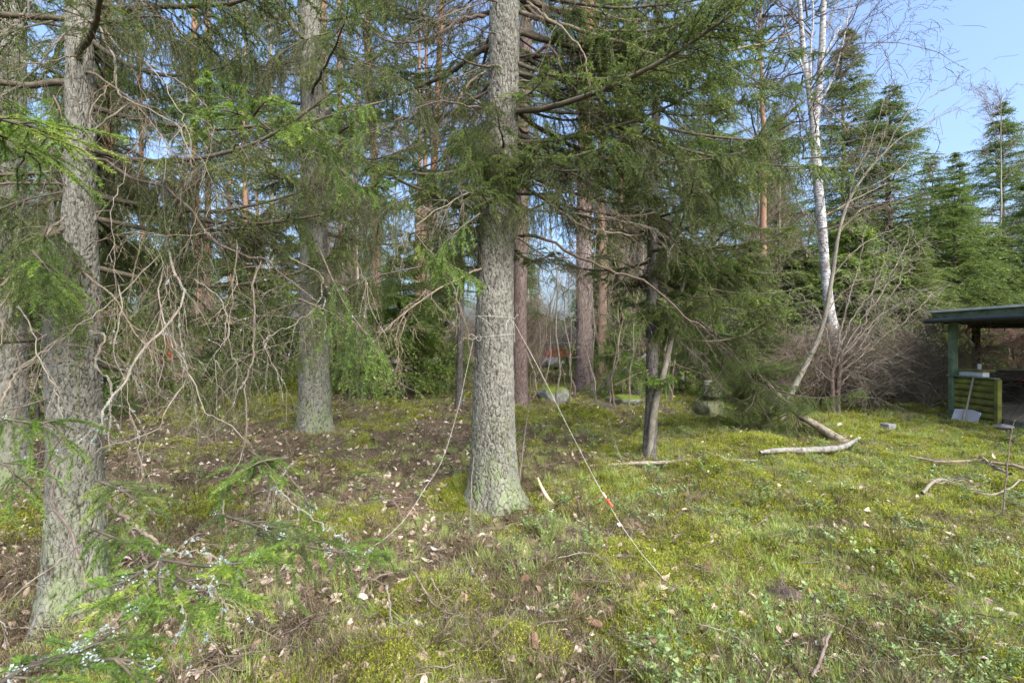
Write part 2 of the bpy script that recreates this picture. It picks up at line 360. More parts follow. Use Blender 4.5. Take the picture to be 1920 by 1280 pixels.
def groundmat():
    m, n, out = newmat('forest_ground'); v = coords(n); mo = attr(n, 'moss'); li = attr(n, 'litter')
    f = noise(n, v, 14, 8, .75); f2 = noise(n, v, 55, 5, .7)
    c = ramp(n, f, [(.3, (.035,.027,.018)), (.5, (.09,.072,.042)), (.7, (.16,.135,.075))])
    c = mixc(n, li, c, ramp(n, f2, [(.35, (.05,.038,.026)), (.5, (.13,.095,.06)), (.68, (.32,.24,.16))]))
    c = mixc(n, mo, c, ramp(n, f2, [(.3, (.04,.05,.012)), (.5, (.10,.125,.02)), (.7, (.20,.23,.04))]))
    principled(n, out, c, 1, f2, .02, .05); return m
M['ground'] = groundmat()

# ------------------------------------------------------------------ ground
def axis(fine_to, fine, growth, end):
    a = [0.0]; d = fine
    while a[-1] < end:
        a.append(a[-1]+d)
        if a[-1] > fine_to: d *= growth
    return np.array(a)
ax = axis(4.2, .045, 1.045, 600); ax = np.concatenate([-ax[:0:-1], ax])
ay = axis(6.0, .042, 1.036, 650)-.2; ay = np.concatenate([[-8, -4, -2, -1, -.5], ay])
X, Y = np.meshgrid(ax, ay); Z = height(X, Y)
gm = MB(); nx = len(ax); ny = len(ay); I = np.arange(nx*ny).reshape(ny, nx)
gm.add(np.stack([X, Y, Z], -1).reshape(-1, 3), np.stack([I[:-1, :-1], I[:-1, 1:], I[1:, 1:], I[1:, :-1]], -1).reshape(-1, 4), 0, 0, True)
ground = gm.obj('ground', M['ground']); tag(ground, kind='structure', label='mossy forest floor with hummocks and brown litter')
a = ground.data.attributes.new('moss', 'FLOAT', 'POINT'); a.data.foreach_set('value', mossmask(X, Y).ravel().astype(np.float32))
a = ground.data.attributes.new('litter', 'FLOAT', 'POINT'); a.data.foreach_set('value', littermask(X, Y).ravel().astype(np.float32))

# ------------------------------------------------------------------ branch library (meshes shared by alike branches)
NM = lambda k='needle': [M['twig'], M[k]]
def lib_live(seed, Ln=2.2, slen=.55, key='needle', comb=0.0, up=.15, dens=340, nl=.024, nw=.0070, sp=.115, live=.93, tint=.3, tl=.13, stem='twig_live'):
    rng = np.random.default_rng(seed); mb = MB(); s = np.linspace(0, 1, 14)
    P = np.stack([s*Ln, np.cumsum(rng.normal(0, .025, 14))*Ln*.25, Ln*(-.28*s+(.28+up)*s**2.2)+np.cumsum(rng.normal(0, .01, 14))*Ln*.2], 1); P -= P[0]
    spray(mb, P, .006+.0075*Ln, rng, sp, slen, (.25+comb*.8), .042, tl*(1+comb*.5), dens, nl, nw, .18, tint, .5+comb*.9, 5, live)
    return mb.mesh('spruce_branch', [M[stem], M[key]])
LIVE = [lib_live(100+i, 2.2, .55, ['needle', 'needle', 'needle_olive'][i % 3], 0, tint=.28+.06*(i % 3)) for i in range(6)]
COMB = [lib_live(120+i, 2.4, .5, ['needle', 'needle', 'needle_olive'][i % 3], 1.0, tint=.22+.06*(i % 3)) for i in range(5)]
SPARSE = [lib_live(140+i, 2.2, .6, 'needle_olive', .4, live=.45, sp=.12, tint=.35) for i in range(4)]
FRESH = [lib_live(160+i, 1.5, .45, 'needle_bright', .1, tint=.25) for i in range(3)]
DEADB = [lib_live(170+i, 1.8, .5, 'needle_dead', .5, tint=.4, live=.7) for i in range(2)]
def lib_bare(seed, Ln=2.0, key='twig', droop=.45, n=16, sl=.6, tl=.22, r=.014, bend=.16):
    rng = np.random.default_rng(seed); mb = MB(); s = np.linspace(0, 1, 12)
    P = np.stack([s*Ln, np.cumsum(rng.normal(0, .05, 12))*Ln*.25, -droop*Ln*s**1.6+np.cumsum(rng.normal(0, .03, 12))*Ln*.2], 1); P -= P[0]
    tubes(mb, P[None], (r*(1-s*.85)+.0015)[None], 5)
    t = rng.random(n)*.85+.12; O, T = sample(P[None], t[None]); O = O[0]; T = T[0]
    D1 = nrm(T*.6+rng.normal(0, .55, (n, 3))+np.array([0, 0, -.15])); L = sl*(.4+rng.random(n))*(1.1-.5*t)
    S = curves(O, D1, L, .35, 7, rng, bend); tubes(mb, S, np.linspace(1, .3, 7)[None]*(r*.38*np.ones((n, 1))), 3)
    m = 7; O2, T2 = sample(S, .15+.8*rng.random((n, m))); O2 = O2.reshape(-1, 3); T2 = T2.reshape(-1, 3)
    D2 = nrm(T2*.6+rng.normal(0, .5, T2.shape)+np.array([0, 0, -.1])); L2 = tl*(.3+rng.random(len(O2)))
    Q = curves(O2, D2, L2, .4, 5, rng, bend); tubes(mb, Q, np.linspace(1, .4, 5)[None]*np.full((len(O2), 1), r*.17+.0006), 3)
    return mb.mesh('bare_branch', [M[key]])
BARE = [lib_bare(200+i, 2.0, ['twig', 'twig_pale', 'twig_dark'][i % 3]) for i in range(6)]
BARES = [lib_bare(220+i, 1.6, ['twig_dark', 'twig'][i % 2], .15, 12, .45, .16, .012) for i in range(4)]

# ------------------------------------------------------------------ trunks
def trunk(mb, P, Rr, sides=24, rows=60, cell=(.032, .06), depth=.006, flare=.35, seed=0, mat=0, nub=True):
    rng = np.random.default_rng(seed); P = bez(P, rows) if len(P) != rows else np.asarray(P)
    L = np.concatenate([[0], np.cumsum(np.linalg.norm(np.diff(P, axis=0), axis=1))]); r = np.interp(np.linspace(0, 1, rows), np.linspace(0, 1, len(Rr)), Rr)
    T = nrm(np.gradient(P, axis=0)); U = nrm(np.cross(T, [0.05, 1, 0.02])); Wv = np.cross(T, U)
    th = np.arange(sides)/sides*2*math.pi; TH, LL = np.meshgrid(th, L)
    per = max(6, int(round(2*math.pi*np.mean(r)/cell[0]))); u = TH/(2*math.pi)*per; v = LL/cell[1]
    wu = np.abs(((TH/(2*math.pi)*2) % 2)-1)*7
    u2 = u+(vnoise(wu, LL*9, seed+3)-.5)*1.5+(vnoise(wu*3, LL*30, seed+5)-.5)*.6; v2 = v+(vnoise(wu*4, LL*12, seed+4)-.5)*1.8
    F1, F2, Ip = worley(u2, v2, per, seed); e = np.clip((F2-F1)/(.07+.15*vnoise(wu*2, LL*7, seed+6)), 0, 1); e = e*e*(3-2*e)
    disp = depth*(e-1+.7*(Ip-.5)+.4*(.5-F1))
    ph = rng.random()*6; lo = np.exp(-LL/.16)*flare*(1+.45*np.sin(TH*4+ph)+.3*np.sin(TH*7+ph*2))
    big = .02*np.sin(TH*3+LL*1.3+ph)+.03*(vnoise(wu*.7, LL*1.6, seed+9)-.5)
    rad = r[:, None]*(1+lo+big)+disp
    V = P[:, None]+U[:, None]*(np.cos(TH)*rad)[..., None]+Wv[:, None]*(np.sin(TH)*rad)[..., None]
    I = np.arange(rows*sides).reshape(rows, sides)
    q = np.stack([I[:-1], np.roll(I, -1, 1)[:-1], np.roll(I, -1, 1)[1:], I[1:]], -1).reshape(-1, 4)
    mb.add(V.reshape(-1, 3), q, mat, ((1-e)*.85).ravel(), True)
def tpath(lst, base):      # (px,py,D) to local points below base start
    o = [Wp(*q)-base for q in lst]; o[0][2] = -.12; return o

def put_branches(t, base, P, rlist, zs, mesh_pick, ln, pitch, rng, az_ok=None, name='branch', rolls=.25):
    """branches in whorls up the trunk; P is the trunk path in local coordinates"""
    Pz = np.array([p[2] for p in P]); out = 0; az = rng.random()*6.28
    for z in zs:
        az += 2.399+rng.normal(0, .35); c = np.array([np.interp(z, Pz, [p[k] for p in P]) for k in range(3)]); c[2] = z
        for tr in range(6):
            if az_ok is None or az_ok(az % (2*math.pi), z): break
            az += 1.1+rng.random()
        else: continue
        l = ln(z)*(.75+.5*rng.random())
        link(name, mesh_pick(z, rng), t, c, Euler((rng.normal(0, rolls), -pitch(z)+rng.normal(0, .1), az), 'XYZ'), l*np.array([1, 1, 1]))
        out += 1
    return out
def pick(*libs):
    allm = [m for l in libs for m in l]; return lambda z, rng: allm[rng.integers(len(allm))]
def face(az):     # angle between azimuth and the direction to the viewer (-Y), 0..pi
    d = abs((az-1.5*math.pi+math.pi) % (2*math.pi)-math.pi); return d

rng = np.random.default_rng(7)
def big_tree(name, label, cat, pts, rad, barkmat, sides, rows, cell, depth, flare, seed):
    base = G(*pts[0][:2]) if len(pts[0]) == 2 else Wp(*pts[0]); D = pts[0][2] if len(pts[0]) > 2 else base[1]
    base[2] = hz(base[0], base[1])
    t = thing(name, label, cat, base); ps = []
    for q in pts:
        dd = q[2] if len(q) > 2 else D
        ps.append(Wp(q[0], q[1], dd)-base)
    ps[0] = np.array([0, 0, -.12]); mb = MB(); trunk(mb, ps, rad, sides, rows, cell, depth, flare, seed); mb.obj('trunk', barkmat, t)
    return t, base, ps
px2w = lambda D: D/F

# centre spruce ---------------------------------------------------
TC, bC, pC = big_tree('spruce_tree', 'thick grey-barked spruce in the middle with white ropes tied round its trunk', 'tree',
    [(928,935), (926,800), (927,600), (932,400), (943,200), (947,0), (950,-160)], [.255,.222,.196,.183,.170,.158,.148,.14], M['bark_spruce'], 230, 620, (.034,.075), .011, .85, 3)
# mossy toe at its left foot
def put_c(zs, lib, ln, pitch, ok=None, name='branch', seed=1): return put_branches(TC, bC, pC, None, zs, lib, ln, pitch, np.random.default_rng(seed), ok, name)
put_c(np.arange(2.45, 6.2, .11), pick(BARES, BARE), lambda z: .75, lambda z: .0, lambda az, z: face(az) > .5, 'dead_branch', 2)
put_c(np.arange(3.4, 6.6, .15), pick(COMB, LIVE), lambda z: 1.05, lambda z: .08, lambda az, z: face(az) > .75, 'branch', 3)
put_c(np.arange(2.6, 3.4, .2), pick(LIVE, SPARSE, COMB), lambda z: .75, lambda z: .05, lambda az, z: face(az) > .9, 'branch', 4)

# left spruce with a second stem ---------------------------------------------------
TA, bA, pA = big_tree('spruce_tree', 'forked rough-barked spruce close to the viewer at the left edge', 'tree',
    [(140,1150,3.0), (141,900,3.0), (140,700,3.0), (146,560,3.02), (150,430,3.03), (152,250,3.05), (148,0,3.1), (146,-120,3.1)],
    [.165,.136,.128,.121,.098,.078,.070,.062,.058], M['bark_spruce'], 190, 480, (.026,.060), .009, .7, 8)
mb = MB(); trunk(mb, [Wp(122,860,3.0)-bA, Wp(112,700,2.98)-bA, Wp(103,560,3.0)-bA, Wp(99,470,3.03)-bA, Wp(96,380,3.05)-bA],
    [.075,.07,.055,.04,.012], 90, 300, (.017,.045), .006, 0, 9); mb.obj('second_stem', M['bark_spruce'], TA)
def put_a(zs, lib, ln, pitch, ok=None, name='branch', seed=1): return put_branches(TA, bA, pA, None, zs, lib, ln, pitch, np.random.default_rng(seed), ok, name)
put_a(np.arange(1.3, 3.9, .24), pick(BARE), lambda z: .5, lambda z: -.1, lambda az, z: face(az) > .2, 'dead_branch', 12)
put_a(np.arange(2.5, 4.6, .13), pick(COMB, LIVE, SPARSE), lambda z: .7, lambda z: .0, lambda az, z: face(az) > .6, 'branch', 13)
put_a(np.arange(1.5, 2.6, .14), pick(COMB, SPARSE), lambda z: .6, lambda z: .0, lambda az, z: face(az) > 1.3, 'branch', 14)

TREES = []
def mid_tree(label, pts, rad, barkm, sides=40, rows=160, cell=(.035,.06), depth=.007, flare=.25, name='spruce_tree', live=None, dead=None, combo=(LIVE, COMB), seed=0, group=None):
    t, b, p = big_tree(name, label, 'tree', pts, rad, barkm, sides, rows, cell, depth, flare, seed)
    if group: t['group'] = group
    r = np.random.default_rng(seed+50)
    if dead: put_branches(t, b, p, None, np.arange(*dead[:3]), pick(BARES, BARE), lambda z: dead[3], lambda z: .0, r, None, 'dead_branch')
    if live: put_branches(t, b, p, None, np.arange(*live[:3]), pick(*combo), lambda z: live[3], lambda z: live[4] if len(live) > 4 else .05, r, None, 'branch')
    TREES.append(t); return t, b, p

mid_tree('grey spruce trunk cut by the left edge, hung with drooping branches', [(12,895,6.0), (12,600,6.0), (16,300,6.0), (22,-100,6.0)], [.23,.185,.165,.15,.14], M['bark_spruce'],
    110, 260, (.03,.05), .008, .3, live=(2.6, 6.6, .18, .9), dead=(1.6, 5, .16, .8), seed=21)
mid_tree('tall grey spruce with straight trunk left of the roped spruce', [(590,808,9.15), (588,600,9.15), (589,300,9.15), (580,0,9.15), (578,-60,9.15)],
    [.30,.245,.225,.21,.185,.16], M['bark_spruce'], 110, 300, (.034,.055), .009, .3, live=(3.4, 9, .17, 1.1), dead=(2.0, 8, .14, .8), combo=(COMB, COMB, LIVE), seed=22)
mid_tree('slim reddish-brown trunk standing just behind the roped spruce', [(974,770,11.8), (974,600,11.8), (980,300,11.8), (988,0,11.8), (990,-60,11.8)],
    [.205,.165,.16,.15,.13,.12], M['bark_brown'], 60, 240, (.035,.10), .008, .15, live=(5.2, 9.4, .28, .8), dead=(3, 9, .3, .7), seed=23)
mid_tree('brown pine trunk right of the mossy boulder', [(1097,748,14.6), (1095,600,14.6), (1096,300,14.6), (1101,0,14.6), (1102,-60,14.6)], [.29,.235,.215,.20,.17,.16], M['bark_pine'],
    60, 240, (.05,.10), .012, .25, name='pine_tree', live=(2.0, 4.2, .3, .75), dead=(4, 11, .3, .9), seed=24)
mid_tree('slender dark spruce with low drooping greenery right of centre', [(1217,856,7.1), (1222,740,7.1), (1223,560,7.1), (1224,400,7.1), (1232,150,7.1), (1238,-60,7.1)],
    [.098,.083,.078,.07,.062,.055,.048], M['bark_dark'], 50, 260, (.03,.05), .004, .2, live=(2.7, 6.6, .15, .8, .0), dead=(1.2, 4.5, .14, .5), combo=(LIVE, COMB, FRESH), seed=25)
mid_tree('thin dark trunk with a mossy foot left of the roped spruce', [(860,773,11.5), (863,640,11.5), (866,500,11.5), (868,300,11.5)], [.09,.072,.068,.06,.05], M['bark_dark'],
    24, 120, (.04,.07), .004, .3, live=(2.6, 7, .16, .7), dead=(1.6, 4, .2, .5), seed=26)
mid_tree('pale pine trunk behind the small spruces left of centre', [(798,718,19.5), (800,600,19.5), (812,350,19.5), (822,150,19.5), (830,-60,19.5)], [.19,.15,.14,.13,.11,.10], M['bark_pine'],
    24, 140, (.05,.09), .01, .2, name='pine_tree', live=(6.5, 9, .5, .9), dead=(5, 16, .5, .9), seed=27)
mid_tree('pinkish pine trunk second to the right of the tall grey spruce', [(708,703,22), (706,560,22), (702,300,22), (690,100,22), (688,-60,22)], [.19,.17,.16,.15,.13], M['bark_orange'],
    24, 140, (.05,.09), .01, .15, name='pine_tree', live=(9, 16, .6, 1.1), dead=(4, 15, .5, .9), seed=28)
mid_tree('thin pine trunk just right of the tall grey spruce', [(641,694,26), (640,500,26), (637,200,26), (636,-60,26)], [.16,.15,.13,.12], M['bark_orange'],
    20, 120, (.05,.09), .01, .15, name='pine_tree', dead=(5, 18, .6, 1), live=(8, 14, 1.1, 1.3), seed=29)
mid_tree('reddish pine trunk partly hidden behind the tall grey spruce', [(612,700,24), (611,450,24), (609,200,24), (606,-60,24)], [.16,.15,.13,.12], M['bark_orange'],
    20, 120, (.05,.09), .01, .15, name='pine_tree', dead=(8, 18, .8, 1), seed=30)
mid_tree('left one of the pair of slim reddish pines behind the bare twigs', [(376,705,22), (372,560,22), (366,350,22), (363,180,22), (367,-60,22)], [.17,.155,.145,.13,.11], M['bark_orange'],
    24, 140, (.05,.09), .01, .15, name='pine_tree', live=(8, 12, .6, .9), dead=(5, 15, .6, .9), seed=31)
mid_tree('right one of the pair, the most orange slim pine trunk', [(388,703,23), (388,560,23), (390,350,23), (390,150,23), (388,-60,23)], [.15,.14,.13,.12,.10], M['bark_orange'],
    24, 140, (.05,.09), .01, .15, name='pine_tree', dead=(6, 16, .6, .9), seed=32)
mid_tree('pinkish pine trunk close right of the forked spruce', [(218,716,18), (213,520,18), (205,300,18), (200,100,18), (199,-60,18)], [.20,.18,.165,.15,.14], M['bark_pine'],
    28, 150, (.05,.09), .01, .15, name='pine_tree', live=(6, 14, .45, 1.1), dead=(4, 13, .5, .9), seed=33)
mid_tree('thin greyish trunk between the orange pine and the tall grey spruce', [(513,705,20), (512,560,20), (510,430,20), (508,200,20), (506,-60,20)], [.10,.095,.09,.08,.07], M['bark_grey'],
    16, 100, (.05,.09), .004, .15, name='birch_tree', dead=(4, 13, .4, .8), seed=34)
mid_tree('thin red-barked trunk left of the orange pine pair', [(269,706,20), (268,560,20), (267,400,20), (262,100,20), (262,-60,20)], [.10,.09,.085,.08,.07], M['bark_pine'],
    16, 100, (.05,.09), .004, .15, name='pine_tree', live=(4, 13, .5, 1.0), dead=(3, 13, .6, .8), seed=35)

# birch with forked top ---------------------------------------------------
tb = [(1572,760,13.2), (1568,655,13.2), (1555,580,13.2), (1547,500,13.2), (1541,420,13.2), (1533,340,13.2), (1526,230,13.2)]
TB, bB, pB = big_tree('birch_tree', 'white birch with a forked crown behind the bare bush', 'tree', tb, [.19,.155,.125,.11,.11,.115,.10], M['bark_birch'], 40, 160, (.2,.05), .002, .15, 40)
for nm, ps, rs in [('limb', [(1526,240), (1517,170), (1506,90), (1496,-40)], [.085,.07,.06,.05]), ('limb', [(1527,235), (1536,160), (1542,70), (1546,-40)], [.10,.085,.075,.06]),
        ('limb', [(1524,225), (1512,150), (1490,90), (1470,40), (1455,-40)], [.03,.025,.018,.01]), ('limb', [(1520,160), (1520,90), (1525,30), (1520,-40)], [.03,.025,.02,.014]),
        ('limb', [(1530,200), (1560,150), (1585,60), (1598,-40)], [.03,.02,.016,.01]), ('limb', [(1538,120), (1570,60), (1600,20), (1620,-30)], [.025,.02,.015,.008])]:
    mb = MB(); trunk(mb, [Wp(a_, b_, 13.2)-bB for a_, b_ in ps], rs, 12, 50, (.2,.05), .001, 0, 41); mb.obj(nm, M['bark_birch'], TB)
rb = np.random.default_rng(44)
for i in range(46):
    z = 3.5+rb.random()*7.5; p = Wp(1525+rb.normal(0, 14), 640-(z-CH)*F/13.2, 13.2)-bB
    link('twig_branch', BARES[rb.integers(4)], TB, p, Euler((rb.normal(0, .4), -.55+rb.normal(0, .3), rb.random()*6.28)), .9+.9*rb.random())

# ------------------------------------------------------------------ far crowns, pines, bare trees (meshes shared)
def crown_mesh(seed, H=14, Rb=2.6, zb=.6, key='needle', nbr=290, dens=30, ragged=.25):
    r = np.random.default_rng(seed); mb = MB(); u = r.random(nbr)**.8; z = zb+(H-zb)*u; az = r.random(nbr)*6.28
    z = zb+np.round((z-zb)/.38)*.38+r.normal(0, .06, nbr)
    L = (Rb*np.clip(1-(z-zb)/(H-zb), 0, 1)**.85+.18)*(1-ragged+ragged*2*r.random(nbr)); L = np.where(r.random(nbr) < .07, L*.4, L)
    D1 = np.stack([np.cos(az), np.sin(az), .12+.5*(z/H)**2+r.normal(0, .08, nbr)], 1); O = np.stack([0*z, 0*z, z], 1)
    S = curves(O, nrm(D1), L, .28, 6, r, .05); S[:, -2:, 2] += .04*L[:, None]
    tubes(mb, S, np.linspace(1, .2, 6)[None]*(.008+.012*L[:, None]), 3, 0)
    m = 16; tt = np.linspace(.12, 1, m)[None]+r.normal(0, .02, (nbr, m)); O2, T2 = sample(S, tt); sg = np.where(np.arange(m) % 2, 1., -1.)[None, :, None]
    lat = nrm(np.cross(T2, [0, 0, 1.])); D2 = nrm(T2*.7+lat*sg*.8+r.normal(0, .15, T2.shape)); L2 = L[:, None]*.5*(1.15-.8*tt)*(.5+r.random((nbr, m)))+.06
    k = L2.ravel() > .08; O2 = O2.reshape(-1, 3)[k]; D2 = D2.reshape(-1, 3)[k]; L2 = L2.ravel()[k]; tb_ = np.repeat(.36+r.normal(0, .13, nbr), m)[k]+r.normal(0, .07, k.sum())
    Q = curves(O2, D2, L2, .7, 4, r, .05); needles(mb, Q, L2, dens, .095, .030, r, 1, tb_, 0, 1.0)
    needles(mb, S, L, 16, .085, .026, r, 1, np.full(nbr, .25), .3)
    return mb.mesh('spruce_crown', [M['twig_dark'], M[key]])
CROWN = [crown_mesh(300, 14, 2.7), crown_mesh(301, 14, 2.1, key='needle_olive'), crown_mesh(302, 14, 3.1, key='needle', nbr=260, ragged=.4), crown_mesh(303, 14, 2.2, .4, 'needle_olive', 220, 34)]
SMALLC = [crown_mesh(310, 4.5, 1.5, .35, 'needle', 110, 60, .4), crown_mesh(311, 4.5, 1.25, .3, 'needle_olive', 100, 60, .35)]
def trunk_mesh(seed, H, r0, key, sides=8):
    r = np.random.default_rng(seed); mb = MB(); z = np.linspace(0, 1, 16)
    P = np.stack([np.cumsum(r.normal(0, .012, 16))*H*.15, np.cumsum(r.normal(0, .012, 16))*H*.15, z*H-.15], 1); P[:, :2] -= P[0, :2]
    tubes(mb, P[None], (r0*(1-z*.93)+r0*.5*np.exp(-z*H/.3))[None], sides); return mb.mesh('trunk', [M[key]])
T14 = [trunk_mesh(320+i, 13.8, .15, 'bark_brown') for i in range(2)]; T45 = [trunk_mesh(325, 4.4, .04, 'bark_dark', 6)]
TPINE = [trunk_mesh(330+i, 18, .16, 'bark_orange') for i in range(3)]; TBIR = [trunk_mesh(335, 13, .09, 'bark_grey'), trunk_mesh(336, 13, .10, 'bark_birch')]
def pine_crown(seed):
    r = np.random.default_rng(seed); mb = MB(); n = 60; z = 8.5+9.5*r.random(n); az = r.random(n)*6.28; L = (2.6*np.sqrt(np.clip((18.6-z)/10, 0, 1))+.3)*(.5+.7*r.random(n))
    S = curves(np.stack([0*z, 0*z, z], 1), nrm(np.stack([np.cos(az), np.sin(az), .2+r.normal(0, .2, n)], 1)), L, -.1, 6, r, .1); tubes(mb, S, np.linspace(1, .25, 6)[None]*(.01+.012*L[:, None]), 3, 0)
    m = 10; O2, T2 = sample(S, .3+.7*r.random((n, m))); O2 = O2.reshape(-1, 3); T2 = T2.reshape(-1, 3); D2 = nrm(T2+r.normal(0, .7, T2.shape)+[0, 0, .2]); L2 = .25+.5*r.random(len(O2))
    Q = curves(O2, D2, L2, -.1, 4, r, .1); tubes(mb, Q, np.linspace(1, .5, 4)[None]*np.full((len(Q), 1), .008), 3, 0)
    needles(mb, Q, L2, 75, .09, .02, r, 1, .4+r.normal(0, .2, len(Q)), .3); return mb.mesh('pine_crown', [M['twig_dark'], M['needle_pine']])
PCROWN = [pine_crown(340+i) for i in range(2)]
def bare_crown(seed, H=13, key='twig', n=34, z0=.25, spread=.6, thick=.02, lv=(9, 7), lens=(.28, .3, .35)):
    r = np.random.default_rng(seed); mb = MB(); z = H*(z0+(1-z0)*r.random(n)); az = r.random(n)*6.28; L = H*lens[0]*(1.15-.8*z/H)*(.6+.6*r.random(n))
    S = curves(np.stack([0*z, 0*z, z*.97], 1), nrm(np.stack([np.cos(az)*spread, np.sin(az)*spread, .9+r.normal(0, .2, n)], 1)), L, .15, 8, r, .07)
    tubes(mb, S, np.linspace(1, .2, 8)[None]*(thick*(L/L.max())[:, None]+.004), 4, 0)
    for m, f in zip(lv, lens[1:]):
        O2, T2 = sample(S, .15+.82*r.random((len(S), m))); O2 = O2.reshape(-1, 3); T2 = T2.reshape(-1, 3); L2 = np.repeat(L, m)*f*(.4+r.random(len(O2)))*1.3
        D2 = nrm(T2+r.normal(0, .5, T2.shape)); Q = curves(O2, D2, L2, .1, 5, r, .08); thick *= .45
        tubes(mb, Q, np.linspace(1, .4, 5)[None]*np.full((len(Q), 1), max(thick, .0038 if H > 5 else .0062)), 3, 0); S = Q; L = L2
    return mb.mesh('bare_crown', [M[key]])
BCROWN = [bare_crown(350, key='twig'), bare_crown(351, key='twig_pale', n=26), bare_crown(352, key='twig_brown', n=30)]
def tree(name, label, cat, x, y, H, trunks, crowns, H0, r, group=None, cname='crown'):
    t = thing(name, label, cat, (x, y, hz(x, y)), r.random()*6.28, group); s = H/H0; ws = s*(.85+.3*r.random())
    link('trunk', trunks[r.integers(len(trunks))], t, None, None, (ws, ws, s)); link(cname, crowns[r.integers(len(crowns))], t, None, None, (ws, ws, s)); return t
def at(px, D): return (px-960)/F*D
r = np.random.default_rng(60)
def ztop(py, D): return CH+(640-py)/F*D
for label, px, D, top, ci in [('narrow spruce with cone-laden tip behind the birch', 1588, 26, 60, 1), ('broad dark green spruce right of the birch', 1668, 19, 170, 0),
        ('young light green spruce behind the shelter roof', 1793, 17, 335, 0), ('slim spruce top with brown cones between larger spruces', 1745, 27, 290, 3),
        ('spruce with spiky top left of the tallest right-hand spruce', 1792, 29, 290, 1), ('tall open-crowned spruce at the right edge', 1876, 24, 195, 2),
        ('dense spruce low behind the bare bush', 1712, 15, 440, 1), ('dark spruce filling the gap left of the birch', 1455, 21, 330, 0),
        ('spruce reaching up behind the slender dark spruce', 1340, 24, 150, 2), ('spruce at the far right behind the shelter', 1935, 18, 330, 0)]:
    x = at(px, D); t = thing('spruce_tree', label, 'tree', (x, D, hz(x, D)), r.random()*6); H = ztop(top, D); s = H/14
    wd = {19: 1.7, 24: 1.35}.get(D, 1.35)*max(s, .6)
    link('trunk', T14[0], t, None, None, (wd, wd, s)); link('crown', CROWN[ci], t, None, None, (wd, wd, s))
# grey birch and its fine twigs in front of the tall right-hand spruce
for label, px, D, top, wsc in [('thin bare birch with twiggy top in front of the tall right-hand spruce', 1877, 21, 165, 1.), ('bare birch left of the right-hand spruces', 1630, 24, 230, 1.),
        ('leafless birch at the far right edge', 1925, 26, 280, 1.)]:
    x = at(px, D); t = thing('birch_tree', label, 'tree', (x, D, hz(x, D)), r.random()*6); s = ztop(top, D)/13
    link('trunk', TBIR[0], t, None, None, (s*.9, s*.9, s)); link('crown', BCROWN[int(px) % 3], t, None, None, (s*.8, s*.8, s*1.02))
# understorey spruces
for label, px, D, top, wsc in [('small spreading spruce below the pale pine left of centre', 757, 13.5, 480, 1.2), ('bushy low spruce right of the spreading one', 830, 15, 520, 1.0),
        ('low spruce in front of the red hut on the left', 300, 13, 640, .8), ('sapling spruce beside the forked trunk', 196, 10.5, 470, .7), ('young spruce left of the tall grey spruce', 460, 13, 430, 1.2),
        ('low spruce behind the thin saplings', 1165, 13, 560, .8), ('short spruce under the hanging branches right of centre', 1345, 11.5, 610, .8), ('bushy spruce behind the leaning sapling', 1410, 13, 470, 1.1),
        ('young spruce left behind the tall grey spruce', 540, 16, 470, 1.1), ('small spruce right of the tall grey spruce', 655, 14.5, 560, 1.0), ('small spruce right beside the birch foot', 1640, 13.5, 560, 1.0),
        ('low spruce left of the shelter', 1740, 14, 600, 1.1), ('low spruce behind the shelter', 1850, 15, 600, 1.2), ('broad young spruce between the birch and the leaning spruces', 1590, 16, 420, 1.4), ('broad young spruce behind the brown thicket', 1690, 17, 450, 1.5), ('mid-sized spruce over the shelter roof', 1845, 18, 430, 1.3), ('bushy spruce behind the broken trunk', 1500, 16, 470, 1.3), ('dark young spruce behind the saplings right of centre', 1275, 15, 470, 1.3), ('young spruce in the gap right of the pine trunk', 1140, 18, 440, 1.1),
        ('young spruce at the left edge behind the grey trunk', 70, 10, 420, 1.1)]:
    x = at(px, D); t = thing('young_spruce', label, 'tree', (x, D, hz(x, D)), r.random()*6); s = ztop(top, D)/4.5
    link('trunk', T45[0], t, None, None, s); link('crown', SMALLC[r.integers(2)], t, None, None, (s*wsc, s*wsc, s))
# the wood behind
nb = 0
for i in range(22):
    px = r.uniform(420, 880) if i < 9 else r.uniform(1115, 1500); D = r.uniform(15.5, 24); x = at(px, D); k = r.random()
    if k < .4: tree('pine_tree', 'slender reddish pine in the middle distance', 'tree', x, D, r.uniform(13, 18), [TPINE[0], TPINE[1]], PCROWN, 18, r, 'slender pines in the middle distance')
    else: tree('bare_tree', 'slim leafless tree in the middle distance', 'tree', x, D, r.uniform(7, 12), TBIR[:1], BCROWN, 13, r, 'slim bare trees in the middle distance')
for i in range(115):
    D = 24+60*r.random()**1.2; px = r.uniform(-120, 2040)
    if px > 1500 and D < 60 and r.random() < .75: continue
    if 1000 < px < 1088 and D < 60: continue
    if 222 < px < 272 and D < 50: continue
    x = at(px, D); k = r.random()
    if px > 1660 and k < .55: k = .8 if ztop(330, D) < 13 else .3
    Hs = min(20, ztop(330+200*r.random(), D)) if px > 1560 else 12+8*r.random()
    if k < .32: tree('spruce_tree', 'spruce in the wood behind', 'tree', x, D, Hs, T14, CROWN, 14, r, 'spruces far back in the wood')
    elif k < .62: tree('pine_tree', 'reddish pine in the wood behind', 'tree', x, D, Hs*1.05, TPINE, PCROWN, 18, r, 'pines far back in the wood')
    else: tree('birch_tree', 'leafless grey tree in the wood behind', 'tree', x, D, Hs*.85, TBIR, BCROWN, 13, r, 'bare trees far back in the wood')

